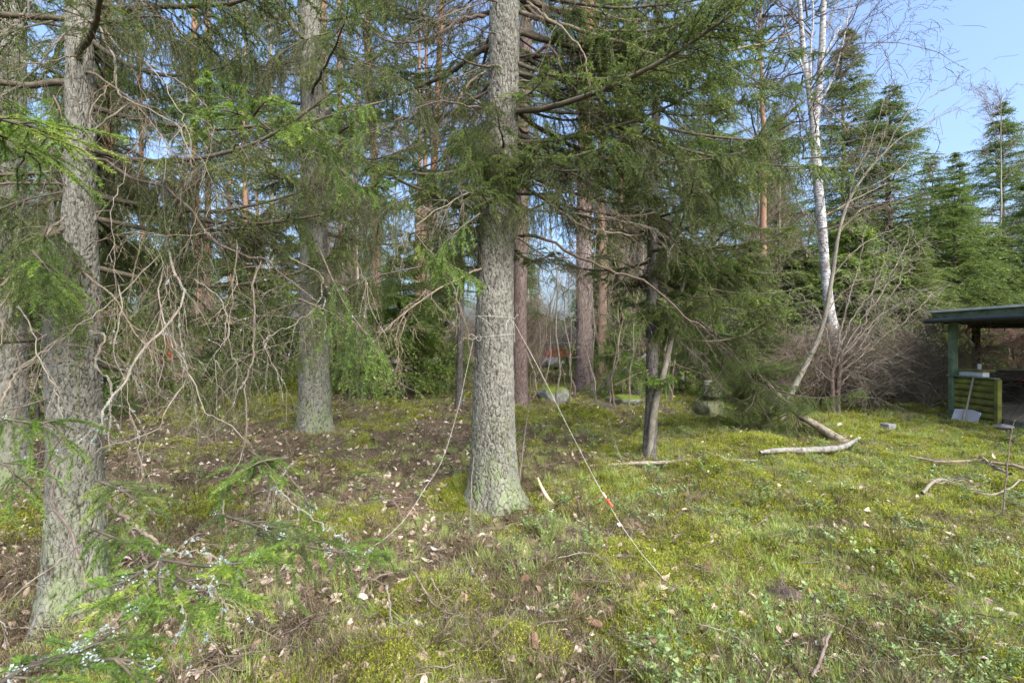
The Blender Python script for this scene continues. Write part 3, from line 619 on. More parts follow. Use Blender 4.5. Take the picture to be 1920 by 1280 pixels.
# ------------------------------------------------------------------ ground cover (geometry-nodes scatter, one object per kind)
def proto_coll(name, meshes):
    c = bpy.data.collections.new(name)
    for k, me in enumerate(meshes):
        o = bpy.data.objects.new('%s_%02d' % (name, k), me); c.objects.link(o)
    return c
def scatter(name, label, coll, P, rot, scl, idx):
    me = bpy.data.meshes.new(name); n = len(P); me.vertices.add(n); me.vertices.foreach_set('co', np.asarray(P, np.float32).ravel())
    a = me.attributes.new('rot', 'FLOAT_VECTOR', 'POINT'); a.data.foreach_set('vector', np.asarray(rot, np.float32).ravel())
    a = me.attributes.new('scl', 'FLOAT', 'POINT'); a.data.foreach_set('value', np.asarray(scl, np.float32))
    a = me.attributes.new('idx', 'INT', 'POINT'); a.data.foreach_set('value', np.asarray(idx, np.int32))
    o = link(name, me); tag(o, label, kind='stuff')
    ng = bpy.data.node_groups.new(name+'_scatter', 'GeometryNodeTree')
    ng.interface.new_socket('Geometry', in_out='INPUT', socket_type='NodeSocketGeometry'); ng.interface.new_socket('Geometry', in_out='OUTPUT', socket_type='NodeSocketGeometry')
    gi = ng.nodes.new('NodeGroupInput'); go = ng.nodes.new('NodeGroupOutput'); ip = ng.nodes.new('GeometryNodeInstanceOnPoints')
    ci = ng.nodes.new('GeometryNodeCollectionInfo'); ci.inputs['Collection'].default_value = coll; ci.inputs['Separate Children'].default_value = True; ci.inputs['Reset Children'].default_value = True
    def na(nm, ty):
        x = ng.nodes.new('GeometryNodeInputNamedAttribute'); x.data_type = ty; x.inputs['Name'].default_value = nm; return x.outputs['Attribute']
    e2r = ng.nodes.new('FunctionNodeEulerToRotation')
    ip.inputs['Pick Instance'].default_value = True
    L = ng.links.new
    L(gi.outputs[0], ip.inputs['Points']); L(ci.outputs[0], ip.inputs['Instance']); L(na('idx', 'INT'), ip.inputs['Instance Index'])
    L(na('rot', 'FLOAT_VECTOR'), e2r.inputs[0]); L(e2r.outputs[0], ip.inputs['Rotation']); L(na('scl', 'FLOAT'), ip.inputs['Scale']); L(ip.outputs[0], go.inputs[0])
    m = o.modifiers.new('scatter', 'NODES'); m.node_group = ng; return o
def blades(seed, n, h, wd, lean, key, curl=.5, rad=.03, tint=.5, tv=.25):
    r = np.random.default_rng(seed); mb = MB(); az = r.random(n)*6.28; O = np.stack([np.cos(az)*rad*r.random(n), np.sin(az)*rad*r.random(n), np.full(n, -.01)], 1)
    a2 = az+r.normal(0, .8, n); le = lean*(.3+r.random(n)); D = nrm(np.stack([np.cos(a2)*le, np.sin(a2)*le, np.ones(n)], 1)); L = h*(.45+.75*r.random(n))
    P = curves(O, D, L, curl*(.3+r.random(n)), 5, r, .05); sd = nrm(np.cross(D, np.stack([np.cos(a2), np.sin(a2), 0*a2], 1)+r.normal(0, .3, D.shape)))
    ww = (wd*np.array([.8, 1, .85, .55, .08]))[None, :, None]*.5; V = np.stack([P-sd[:, None]*ww, P+sd[:, None]*ww], 2)
    I = np.arange(n*10).reshape(n, 5, 2); q = np.stack([I[:, :-1, 0], I[:, :-1, 1], I[:, 1:, 1], I[:, 1:, 0]], -1).reshape(-1, 4)
    mb.add(V.reshape(-1, 3), q, 0, np.repeat(tint+r.normal(0, tv, n), 10)); return mb.mesh('tuft', [M[key]])
def moss_proto(seed, rad=.05):
    r = np.random.default_rng(seed); mb = MB(); n = 70; a = r.random(n)*6.28; q = rad*np.sqrt(r.random(n)); O = np.stack([q*np.cos(a), q*np.sin(a), -.012*np.ones(n)-.3*q*q/rad], 1)
    P = curves(O, nrm(np.stack([r.normal(0, .45, n), r.normal(0, .45, n), np.ones(n)], 1)), .018+.022*r.random(n), .1, 4, r, .1)
    needles(mb, P, np.full(n, .03), 330, .0075, .0028, r, 0, .4+r.normal(0, .22, n), .1); return mb.mesh('moss', [M['moss_leaf']])
def leafpoly(r, L, W, lobes=0):
    k = 9; t = np.linspace(0, 1, k); wv = W*np.sin(np.pi*t**.8)*(1+(.35*np.sin(t*math.pi*2*lobes) if lobes else 0)); wv[0] = wv[-1] = W*.04
    curl = r.normal(0, .5); bend = r.normal(0, .35); z = bend*L*(t-.5)**2*2
    c = np.stack([t*L-L/2, 0*t, z], 1); e = lambda s: np.stack([t*L-L/2, s*wv*np.cos(curl), z+wv*abs(math.sin(curl))*np.sign(curl)+r.normal(0, .03*L, k)*.4], 1)
    V = np.concatenate([e(-1), c, e(1)]); I = np.arange(3*k).reshape(3, k); q = np.stack([I[:-1, :-1], I[:-1, 1:], I[1:, 1:], I[1:, :-1]], -1).reshape(-1, 4); return V, q
def leaf_mesh(seed, L, W, lobes, key='oak_leaf', name='dry_leaf'):
    r = np.random.default_rng(seed); mb = MB(); V, q = leafpoly(r, L, W, lobes); mb.add(V, q, 0, r.random()*.5+.25, True)
    tubes(mb, np.array([[[-L/2-L*.22, 0, .004], [-L/2, 0, 0], [0, 0, 0]]]), np.array([[.0008, .0008, .0005]]), 3, 0, .1); return mb.mesh(name, [M[key]])
def shrub_proto(seed):
    r = np.random.default_rng(seed); mb = MB(); n = 4; a = r.random(n)*6.28; O = np.stack([.02*np.cos(a), .02*np.sin(a), -.01+0*a], 1)
    P = curves(O, nrm(np.stack([np.cos(a)*.5, np.sin(a)*.5, 1+0*a], 1)), .06+.06*r.random(n), .15, 5, r, .06); tubes(mb, P, np.full((n, 5), .0009), 3, 1, .2)
    m = 8; O2, T2 = sample(P, np.linspace(.25, 1, m)[None]+0*a[:, None])
    for i in range(n):
        for j in range(m):
            V, q = leafpoly(r, .021, .0072, 0); ang = j*2.4+i; el = .2+.5*r.random(); V = V+[.0095, 0, 0]
            V = np.array([Euler((r.normal(0, .3), -el, ang)).to_matrix() @ Vector(v) for v in V]); mb.add(V+O2[i, j], q[::1], 0, .5+r.normal(0, .22), True)
    return mb.mesh('shrublet', [M['berry_leaf'], M['twig_brown']])
def twig_proto(seed, key='twig', L=.22):
    r = np.random.default_rng(seed); mb = MB(); P = curves(np.array([[-L/2, 0, .006]]), np.array([[1., 0, .05]]), [L], 0, 8, r, .09); P[..., 2] = np.abs(P[..., 2])
    tubes(mb, P, np.linspace(.0028, .0012, 8)[None], 4); O, T = sample(P, np.array([[.3, .5, .7, .85]])); Q = curves(O[0], nrm(T[0]+r.normal(0, .6, (4, 3))), np.full(4, L*.3)*(.4+r.random(4)), 0, 5, r, .1)
    tubes(mb, Q, np.full((4, 5), .0011), 3); return mb.mesh('twig', [M[key]])
GR = proto_coll('grass_tuft', [blades(400+i, 34, .13, .0022, .55, 'grass', .5, .035, .45+.1*(i % 3)) for i in range(6)])
ST = proto_coll('straw_tuft', [blades(410+i, 30, .15, .0020, .9, 'straw', .8, .04, .45) for i in range(4)])
HE = proto_coll('heather_tuft', [blades(420+i, 26, .10, .0022, .8, 'heath', .25, .04, .35) for i in range(3)])
BLB = proto_coll('bilberry_tuft', [blades(425+i, 30, .12, .0030, .6, 'grass', .2, .05, .75, .15) for i in range(3)])
MO = proto_coll('moss_clump', [moss_proto(430+i) for i in range(4)])
LI = proto_coll('litter_leaf', [leaf_mesh(440+i, [.06, .045, .075, .05][i % 4], [.018, .015, .02, .022][i % 4], [0, 3, 4, 0][i % 4], 'litter') for i in range(8)])
SH = proto_coll('shrublet', [shrub_proto(450+i) for i in range(4)])
TW = proto_coll('fallen_twig', [twig_proto(460+i, ['twig', 'twig_brown', 'twig_dark', 'twig_pale'][i % 4]) for i in range(8)])
def spots(n, D0, D1, rr, p, dens_fn, side=1.12):
    """random ground points in view, denser near the viewer; dens_fn thins them"""
    u = rr.random(n); D = (D0**p+(D1**p-D0**p)*u)**(1/p); x = D*rr.uniform(-side, side, n)+rr.normal(0, .3, n)
    k = rr.random(n) < dens_fn(x, D); x = x[k]; D = D[k]; return np.stack([x, D, height(x, D)], 1)
def tilt(n, rr, t=.2): return np.stack([rr.normal(0, t, n), rr.normal(0, t, n), rr.random(n)*6.28], 1)
rr = np.random.default_rng(70)
right = lambda x, y: np.clip(.6+x*.09-(y-6)*.01, .3, 1)
def sc(name, label, coll, nproto, P, sc0, t=.2, grow=.03, up=0.0):
    n = len(P); P = P+[0, 0, up]; return scatter(name, label, coll, P, tilt(n, rr, t), sc0*(.6+.8*rr.random(n))*(1+grow*P[:, 1]), rr.integers(0, nproto, n))
clump = lambda x, y, s, f=2.6: np.clip((fbm(x*f, y*f, s, 3)-.42)*7, 0, 1)
sc('moss', 'yellow-green moss carpet', MO, 4, spots(75000, 1.1, 16, rr, .55, lambda x, y: np.clip(mossmask(x, y)*1.15, 0, 1)), 1.0, .15, .09)
sc('grass', 'short green forest grass', GR, 6, spots(26000, 1.1, 24, rr, .5, lambda x, y: right(x, y)*clump(x, y, 51)*(1-.75*littermask(x, y))*(1-.45*mossmask(x, y))), .75, .25, .03)
sc('dry_grass', 'straw-coloured dry grass', ST, 4, spots(20000, 1.1, 24, rr, .5, lambda x, y: .5*clump(x, y, 52)+.8*np.exp(-((y-10.6)**2/3+(x-7.5)**2/10))+.15), .7, .3, .03)
sc('heather', 'brown dead heather stems', HE, 3, spots(30000, 1.1, 24, rr, .5, lambda x, y: clump(x, y, 53)*np.clip(.8-x*.1, .15, .8)), 1.15, .3, .03)
sc('bilberry', 'bright green bilberry stems', BLB, 3, spots(12000, 1.1, 14, rr, .5, lambda x, y: clump(x, y, 54, .9)*np.clip(.5+x*.09, .1, 1)), .8, .3, .02)
sc('shrublets', 'small-leaved evergreen shrublets', SH, 4, spots(6500, 1.1, 11, rr, .55, lambda x, y: clump(x, y, 55, .8)**2*np.clip(.25+x*.10, .04, .7)), 1.0, .25, .02)
sc('leaf_litter', 'small brown fallen leaves', LI, 8, spots(38000, 1.1, 24, rr, .5, lambda x, y: np.clip(.3+.9*littermask(x, y), 0, 1)), .85, .5, .05, .012)
sc('twig_litter', 'thin fallen twigs', TW, 8, spots(7000, 1.1, 20, rr, .5, lambda x, y: np.clip(.6-x*.04, .25, 1)), 1.0, .18, .03, .02)

# ------------------------------------------------------------------ hand-placed limbs of the near trees
lich_rng = np.random.default_rng(80)
def lichen(mb, P, n, size, mat, spread=.3, tint=.5, rad=.006):
    """flaky clumps sitting on a stem"""
    r = lich_rng; n = n*2; size = size*.68; c = r.random(max(2, n//22)); t = np.clip(c[r.integers(0, len(c), n)]+r.normal(0, .009, n), 0, .999); rad = rad*.6; O, T = sample(P[None], t[None]); O = O[0]+r.normal(0, rad, (n, 3))
    A = nrm(r.normal(0, 1, (n, 3))); B = nrm(np.cross(A, r.normal(0, 1, (n, 3)))); s = size*(.5+r.random((n, 1)))
    V = np.stack([O-A*s*.5, O+B*s*.45, O+A*s*.5, O-B*s*.4+np.cross(A, B)*s*.25], 1); mb.add(V.reshape(-1, 3), np.arange(n*4).reshape(n, 4), mat, np.repeat(tint+r.normal(0, .25, n), 4))
def limb(t, base, lst, w0, w1, key='twig', subs=0, sublen=.3, lich=0, seed=0, name='bare_branch', K=26, sag=.5, jag=.004):
    """a bare crooked limb along pixel/depth points, with a few side twigs"""
    r = np.random.default_rng(seed+900); P = pxpath(lst, K)-base; P += np.cumsum(r.normal(0, jag, P.shape), 0)*.6; mb = MB(); P += r.normal(0, .0035*max(1, lst[0][2]/3), P.shape); dfac = max(1, lst[0][2]/2.6); w0 = w0*(.56 if t is TA else 1); w1 = w1*(.65 if t is TA else 1); wig = .035 if dfac < 2 else .07; mats = [M[key], M['lichen']]
    rad = np.linspace(w0, w1, K)*(1+.12*r.normal(0, 1, K)); rad[0] *= .15; rad[-1] *= .25; tubes(mb, P[None], rad[None], 7)
    if subs:
        O, T = sample(P[None], .1+.88*r.random((1, subs))); O = O[0]; D = nrm(T[0]*.7+r.normal(0, .6, (subs, 3))+[0, 0, -.25]); L = sublen*(.3+r.random(subs))
        S = curves(O, D, L, sag*.7, 9, r, wig); tubes(mb, S, np.linspace(1, .3, 9)[None]*np.full((subs, 1), min(max(w1*.6, .0013), .0020*dfac)), 4)
        m = 4; O2, T2 = sample(S, .2+.75*r.random((subs, m))); O2 = O2.reshape(-1, 3); D2 = nrm(T2.reshape(-1, 3)*.6+r.normal(0, .6, O2.shape)); Q = curves(O2, D2, np.repeat(L, m)*.35*(.4+r.random(len(O2))), .3, 6, r, wig)
        tubes(mb, Q, np.full((len(Q), 6), .0009*dfac), 3)
    b = mb.obj(name, mats[0], t)
    if lich:
        ml = MB(); lichen(ml, P, int(lich*1.5), .007, 0, rad=w0*.8); 
        if subs:
            for k in range(min(subs, 9)): lichen(ml, S[k], max(4, lich//7), .007, 0, rad=.003)
        l = ml.obj('lichen', M['lichen'], b); tag(l, kind='stuff')
    return P+base
def frond(t, base, lst, slen, key='needle_bright', seed=0, tint=.35, dens=900, nl=.018, nw=.0026, comb=.2, sp=.05, r0=.006, name='green_branch', live=1.0, lich=0, tl=.08, stem='twig_live', tsp=.034):
    r = np.random.default_rng(seed+700); P = pxpath(lst, 16)-base; mb = MB(); r0 *= .62
    if lst[0][2] < 2.05 and dens > 500: dens, nl, nw, tsp, tl, comb, sp, slen = 1500, .0145, .0021, .075, .085, comb*.4, .045, slen*1.25
    slen *= 1.15 if dens > 500 else 1
    spray(mb, P, r0, r, sp, slen, .15+comb, tsp, tl*(1+comb*.6), dens, nl, nw, .08, tint, .3+comb*1.2, 5, live, (0, 1), True, .0015)
    b = mb.obj(name, [M[stem], M[key]], t)
    if lich: ml = MB(); lichen(ml, P, int(lich*.9), .007, 0, rad=.014); l = ml.obj('lichen', M['lichen'], b); tag(l, kind='stuff')
A = (TA, bA)
LB = [  # px, py, D ; w0, w1 ; twigs, length, lichen, bark
 ([(183,40,2.95),(202,87,2.9),(215,111,2.8),(215,168,2.75),(235,188,2.7),(292,212,2.6),(329,232,2.55),(353,279,2.5),(363,302,2.5),(361,336,2.5)], .011,.004,6,.25,0,'twig_pale'),
 ([(190,36,3.0),(240,40,2.9),(302,30,2.8),(345,70,2.8),(380,95,2.8)], .012,.003,7,.3,0,'twig_dark'),
 ([(188,40,3.0),(230,95,2.9),(300,130,2.7),(350,160,2.6),(392,200,2.5)], .010,.003,7,.3,0,'twig'),
 ([(60,0,2.2),(30,30,2.2),(0,55,2.2),(-40,70,2.2)], .009,.006,4,.2,0,'twig_pale'),
 ([(175,39,2.7),(141,47,2.6),(91,91,2.5),(40,150,2.5),(-10,180,2.4)], .009,.004,8,.3,20,'twig_pale'),
 ([(160,110,2.9),(120,105,2.6),(70,120,2.5),(0,100,2.4)], .008,.004,8,.3,30,'twig'),
 ([(242,195,2.6),(168,249,2.6),(134,269,2.6),(100,310,2.6),(60,340,2.5)], .010,.004,9,.3,120,'twig_pale'),
 ([(155,300,3.0),(202,302,2.95),(249,333,2.9),(302,343,2.8),(336,366,2.8),(370,403,2.8),(386,430,2.8),(410,453,2.8),(470,480,2.8),(500,482,2.8),(524,507,2.8),(584,548,2.8),(605,564,2.8)], .018,.006,10,.35,90,'twig_dark'),
 ([(490,487,2.78),(472,527,2.7),(474,581,2.7),(470,638,2.7),(462,689,2.65),(440,722,2.6),(427,746,2.6),(398,800,2.6)], .010,.004,8,.3,30,'twig_brown'),
 ([(455,712,2.63),(464,732,2.6),(465,800,2.6),(454,850,2.6),(440,880,2.5),(420,917,2.5),(420,961,2.4),(430,1018,2.4),(433,1048,2.4)], .006,.004,6,.22,40,'twig_brown'),
 ([(340,372,2.85),(335,400,2.8),(313,433,2.8),(316,467,2.8)], .012,.010,3,.2,0,'twig_dark'),
 ([(316,467,2.8),(333,527,2.7),(343,551,2.6),(326,595,2.5),(275,645,2.4),(235,709,2.3),(202,749,2.2),(188,786,2.1),(144,830,2.0),(91,853,1.9)], .012,.006,10,.3,420,'twig_pale'),
 ([(302,504,2.75),(296,558,2.6),(306,605,2.5),(329,652,2.5),(346,675,2.4),(343,716,2.4),(306,766,2.3),(292,803,2.3),(202,830,2.2),(161,857,2.1)], .007,.003,9,.3,20,'twig_pale'),
 ([(326,598,2.5),(339,672,2.5),(363,709,2.5),(390,766,2.4),(433,793,2.4),(484,841,2.4)], .007,.003,8,.3,10,'twig_pale'),
 ([(309,470,2.8),(218,558,2.6),(134,618,2.4),(77,662,2.3),(10,700,2.2)], .006,.003,9,.3,0,'twig_pale'),
 ([(223,534,2.6),(225,588,2.5),(212,665,2.4),(235,716,2.4),(238,766,2.3),(255,816,2.3),(258,857,2.2),(262,930,2.2)], .006,.002,9,.25,40,'twig_pale'),
 ([(168,621,2.6),(195,632,2.55),(175,679,2.5),(198,716,2.5),(202,766,2.45),(198,850,2.4)], .010,.005,5,.2,420,'twig'),
 ([(30,575,2.3),(57,611,2.2),(77,672,2.1),(111,732,2.1),(118,793,2.0),(112,860,2.0)], .005,.0025,9,.25,20,'twig_pale'),
 ([(107,860,1.95),(67,894,1.9),(37,917,1.8),(0,927,1.8),(-40,930,1.8)], .006,.004,5,.2,0,'twig_pale'),
 ([(95,860,2.2),(101,900,2.1),(108,944,2.0),(144,1005,2.0),(175,1099,1.9),(168,1152,1.9),(148,1203,1.9)], .010,.006,5,.2,0,'twig_brown'),
 ([(190,936,1.9),(232,971,1.7),(269,1015,1.6),(296,1048,1.5)], .011,.008,2,.15,10,'twig'),
 ([(197,900,2.4),(215,940,2.2),(245,1000,2.0),(275,1060,1.9)], .009,.005,5,.2,0,'twig_brown'),
 ([(0,1156,1.6),(44,1099,1.6),(121,1048,1.7),(158,1008,1.7),(181,964,1.8),(188,934,1.8)], .004,.003,5,.2,0,'twig_pale'),
 ([(0,1136,1.5),(20,1179,1.5),(44,1199,1.5),(84,1203,1.5)], .004,.002,3,.15,0,'twig_pale'),
 ([(-20,560,2.4),(40,500,2.5),(90,440,2.6),(130,400,2.8)], .012,.008,6,.3,10,'twig'),
 ([(0,760,2.0),(30,700,2.2),(90,640,2.4),(160,600,2.7)], .008,.004,8,.3,20,'twig'),
 ([(150,470,2.8),(230,440,2.6),(330,445,2.5),(420,440,2.5)], .006,.002,10,.3,10,'twig'),
 ([(365,520,2.5),(410,560,2.5),(430,620,2.5),(405,660,2.4),(420,700,2.4)], .005,.002,7,.25,20,'twig_pale'),
 ([(605,570,2.8),(545,610,2.7),(500,640,2.6),(520,700,2.6),(530,760,2.6)], .005,.002,9,.3,60,'twig_pale'),
 ([(540,480,2.7),(600,510,2.7),(612,560,2.7),(618,640,2.7)], .005,.002,6,.2,160,'twig'),
 ([(-10,1235,1.1),(20,1262,1.05),(40,1290,1.0)], .008,.007,1,.1,0,'twig'),
]
for i, (l, w0, w1, sb, sl, li, ky) in enumerate(LB): limb(TA, bA, l, w0, w1, ky, sb, sl, li, i, 'bare_branch')
rq = np.random.default_rng(90)
for i in range(18):     # finer crooked hanging twigs between the big ones
    x0 = rq.uniform(20, 720) if i % 3 else rq.uniform(180, 480); y0 = rq.uniform(60, 640); D = rq.uniform(1.9, 3.4); l = [(x0, y0, D)]; dx = rq.normal(0, 18)
    for k in range(4): x0 += dx+rq.normal(0, 9); y0 += rq.uniform(25, 70); l.append((x0, y0, D-.05*k))
    limb(TA, bA, l, .0034, .0013, ['twig_pale', 'twig', 'twig_brown'][i % 3], 4, .22, 12 if i % 4 == 0 else 0, 100+i, 'hanging_twig', 16, .6, .006)
for i, l in enumerate([[(296,1050,1.45),(262,1110,1.3),(225,1160,1.2),(180,1190,1.15),(110,1225,1.05),(20,1262,.95)], [(300,1052,1.45),(330,1110,1.3),(345,1160,1.25),(330,1210,1.2)], [(300,1045,1.45),(345,1030,1.45),(400,1040,1.4),(430,1060,1.4)],
        [(510,900,1.8),(545,940,1.75),(600,985,1.7),(650,1010,1.7)], [(520,960,1.75),(530,1010,1.7),(525,1060,1.7)], [(390,1080,1.3),(400,1140,1.25),(385,1200,1.2)], [(560,860,1.9),(520,900,1.85),(490,960,1.8)]]):
    limb(TA, bA, l, .006, .002, 'twig', 9, .12, [200, 140, 160, 110, 100, 110, 60][i], 600+i, 'lichen_branch', 22, .9)
FR = [ # live sprays: path, side shoot length, tint, key, comb, lichen
 ([(504,242,2.5),(470,215,2.4),(430,180,2.3),(395,150,2.25)], .24,.30,'needle_bright',.1,0),
 ([(500,243,2.45),(450,215,2.3),(400,205,2.2),(365,215,2.2)], .22,.28,'needle_bright',.25,0),
 ([(470,225,2.4),(500,190,2.3),(540,195,2.3)], .14,.35,'needle_bright',.1,0),
 ([(365,60,2.4),(385,30,2.4),(400,-10,2.4)], .16,.15,'needle',.2,0),
 ([(-40,215,1.5),(20,228,1.6),(70,240,1.7),(110,270,1.8)], .22,.45,'needle_bright',.2,0),
 ([(-30,240,1.6),(30,270,1.7),(80,310,1.8)], .24,.3,'needle_bright',.6,0),
 ([(100,180,2.0),(112,205,2.0),(120,240,2.0)], .10,.4,'needle_bright',.1,0),
 ([(-30,170,1.8),(0,180,1.8),(12,200,1.8)], .12,.4,'needle_bright',.1,0),
 ([(720,190,2.6),(660,205,2.5),(590,225,2.4),(540,240,2.35)], .2,.35,'needle_bright',.5,0),
 ([(640,350,2.6),(690,350,2.6),(735,345,2.6)], .16,.25,'needle_bright',.3,0),
 ([(560,250,2.6),(600,260,2.6),(625,300,2.6),(640,340,2.6)], .2,.25,'needle_bright',.6,0),
 ([(60,470,2.0),(90,505,2.0),(125,555,2.0)], .13,.32,'needle_bright',.5,0),
 ([(90,420,2.1),(75,470,2.1),(85,530,2.1)], .12,.22,'needle_bright',.5,0),
 ([(540,858,1.9),(490,865,1.8),(450,890,1.8),(403,935,1.75)], .12,.45,'needle_bright',.1,0),
 ([(470,845,1.85),(500,870,1.85),(530,905,1.85)], .10,.3,'needle_bright',.3,0),
 ([(296,1050,1.45),(260,1075,1.35),(220,1095,1.3),(190,1100,1.28)], .12,.4,'needle_bright',.05,30),
 ([(296,1050,1.45),(340,1085,1.35),(390,1110,1.28),(430,1130,1.25)], .16,.42,'needle_bright',.1,60),
 ([(300,1048,1.45),(380,1060,1.4),(450,1055,1.38),(512,1040,1.36)], .13,.48,'needle_bright',.05,40),
 ([(300,1060,1.4),(300,1100,1.3),(310,1150,1.25)], .13,.38,'needle_bright',.25,30),
 ([(280,1060,1.42),(250,1110,1.3),(205,1130,1.25)], .11,.42,'needle_bright',.1,20),
 ([(-30,1300,.85),(60,1245,.95),(130,1225,1.02),(180,1205,1.1)], .13,.42,'needle_bright',.3,90),
 ([(80,1240,1.0),(160,1215,1.05),(230,1170,1.15),(270,1135,1.2)], .12,.36,'needle_bright',.4,110),
 ([(150,1240,1.0),(220,1235,1.05),(300,1250,1.1)], .13,.3,'needle_bright',.7,90),
 ([(-20,780,1.9),(40,790,1.9),(100,800,1.9),(140,850,1.9)], .2,.28,'needle_bright',.7,20),
 ([(-20,860,1.7),(20,880,1.7),(40,930,1.7)], .13,.3,'needle_bright',.7,0),
 ([(600,470,2.3),(640,560,2.3),(680,620,2.25),(722,685,2.2)], .18,.3,'needle_bright',.6,20),
 ([(560,560,2.3),(640,600,2.3),(660,660,2.3),(690,700,2.25)], .16,.25,'needle_bright',.6,0),
 ([(780,440,2.9),(808,474,2.9),(850,500,2.9),(900,528,2.9)], .22,.45,'needle_bright',.4,0),
 ([(900,400,3.0),(850,440,2.9),(820,480,2.9)], .2,.3,'needle_bright',.6,0),
 ([(480,1000,1.7),(560,1020,1.65),(640,1035,1.6),(710,1040,1.6)], .15,.25,'needle_bright',.6,60),
 ([(400,960,1.7),(480,985,1.6),(540,1010,1.55)], .14,.2,'needle',.9,60),
 ([(180,900,1.9),(230,920,1.8),(280,960,1.7)], .16,.25,'needle',.4,10),
 ([(170,990,1.7),(220,1010,1.6),(260,1030,1.5)], .14,.25,'needle_bright',.5,0),
 ([(520,870,2.2),(570,930,2.2),(590,990,2.2)], .10,.25,'needle_bright',.3,50),
]
for i, (l, sl, ti, ky, cb, li) in enumerate(FR): frond(TA, bA, l, sl, ky, i, ti, comb=cb, lich=li)
# hanging darker sprays through the left half (further in)
rq = np.random.default_rng(95)
HANG = [(30,420,2.4),(260,330,3.2),(330,400,3.4),(420,300,3.6),(380,470,3.3),(450,560,3.5),(520,620,3.3),(560,400,3.9),(640,460,3.8),(700,420,4.0),(660,300,4.0),
        (300,120,3.4),(440,80,3.8),(560,120,4),(660,90,4.2),(720,170,4.2),(250,500,3.6),(420,640,3.2),(350,560,3.0),(600,330,3.2),(490,330,3.2),(740,420,4.2),(700,560,3.6),(20,600,2.4),(20,100,2.2),
        (240,20,3.0),(520,520,3.0),(620,620,3.0),(480,700,2.9),(570,700,2.8),(390,360,3.0),(20,520,2.6),(0,340,2.2)]
for i, (x, y, D) in enumerate(HANG[::1]):
    if i % 3 == 2: continue
    dx = rq.choice([-1, 1])*rq.uniform(40, 90); y -= 40
    frond(TA, bA, [(x-dx, y-20, D+.2), (x, y, D), (x+dx*.8, y+35, D-.1), (x+dx*1.3, y+95, D-.15)], .34, ['needle', 'needle_olive', 'needle_bright'][i % 3], 50+i, .22, 330, .019, .0042, .9, .07, .006, 'branch', .85, 0, .13)

# ------------------------------------------------------------------ green sprays reaching from a trunk to given places
def reach(t, base, P, boxes, seed, name='branch', lift=.35):
    r = np.random.default_rng(seed); Pz = np.array([p[2] for p in P])
    for (x0, x1, y0, y1, d0, d1, n, libs) in boxes:
        ms = [m for l in libs for m in l]
        for _ in range(n):
            D = r.uniform(d0, d1); tgt = Wp(r.uniform(x0, x1), r.uniform(y0, y1), D)-base; h = np.hypot(tgt[0], tgt[1])
            z = min(tgt[2]+h*r.uniform(0, lift)+.1, Pz[-1]-.05); c = np.array([np.interp(z, Pz, [p[k] for p in P]) for k in range(3)]); c[2] = z
            d = tgt-c; L = np.linalg.norm(d)
            if L < .35: continue
            s = L/2.0; link(name, ms[r.integers(len(ms))], t, c, Euler((r.normal(0, .3), -math.asin(d[2]/L), math.atan2(d[1], d[0])), 'XYZ'), (s, min(max(s, .75), 1.05)*r.uniform(.8, 1.1), min(max(s, .75), 1.05)))
reach(TC, bC, pC, [(800,900,170,480,4.3,5.4,10,(COMB, SPARSE)), (870,960,190,400,4.3,4.9,6,(COMB, SPARSE, LIVE)), (980,1130,120,420,4.2,6,10,(COMB, SPARSE, LIVE)),
    (1100,1300,120,430,4.3,6.5,11,(COMB, LIVE, SPARSE)), (1250,1520,110,360,4.6,6.5,9,(COMB, LIVE)), (700,860,20,200,4.6,6,6,(SPARSE, BARES)), (980,1400,-30,120,4.6,6.5,7,(COMB, BARES, SPARSE))], 601)
TG = [t for t in TREES if t['label'].startswith('slender dark spruce')][0]; bG = np.array(TG.location); 
pG = [np.array(q) for q in [(0,0,0), (.04,0,1), (.05,0,3), (.10,0,5), (.16,0,6.5)]]
reach(TG, bG, pG, [(1130,1420,250,560,5.9,8.2,14,(COMB, LIVE, FRESH)), (1240,1500,330,620,6,8.2,12,(COMB, LIVE)), (1180,1340,480,600,6.2,7.2,4,(LIVE,)), (1290,1520,120,330,6,8,7,(COMB, LIVE)), (1175,1300,700,760,6.4,7.3,3,(FRESH,)), (1290,1500,430,640,6.2,8.4,16,(LIVE, SPARSE, FRESH)), (1120,1230,430,640,6.6,8,5,(SPARSE, LIVE))], 602)
TD = [t for t in TREES if t['label'].startswith('tall grey spruce')][0]; bD = np.array(TD.location); pD = [np.array((0,0,0.)), np.array((-.05,0,8.2))]
reach(TD, bD, pD, [(470,580,120,560,7.6,9.6,12,(COMB, SPARSE)), (600,790,60,560,7.6,9.8,15,(COMB, LIVE)), (440,760,-20,160,7.6,9.8,7,(COMB, SPARSE))], 603)
reach(TA, bA, pA, [(190,330,330,520,3.2,4.6,6,(COMB,)), (-40,70,80,600,2.3,3.4,6,(COMB, SPARSE)), (190,420,0,260,3,4.6,5,(COMB, SPARSE))], 604)
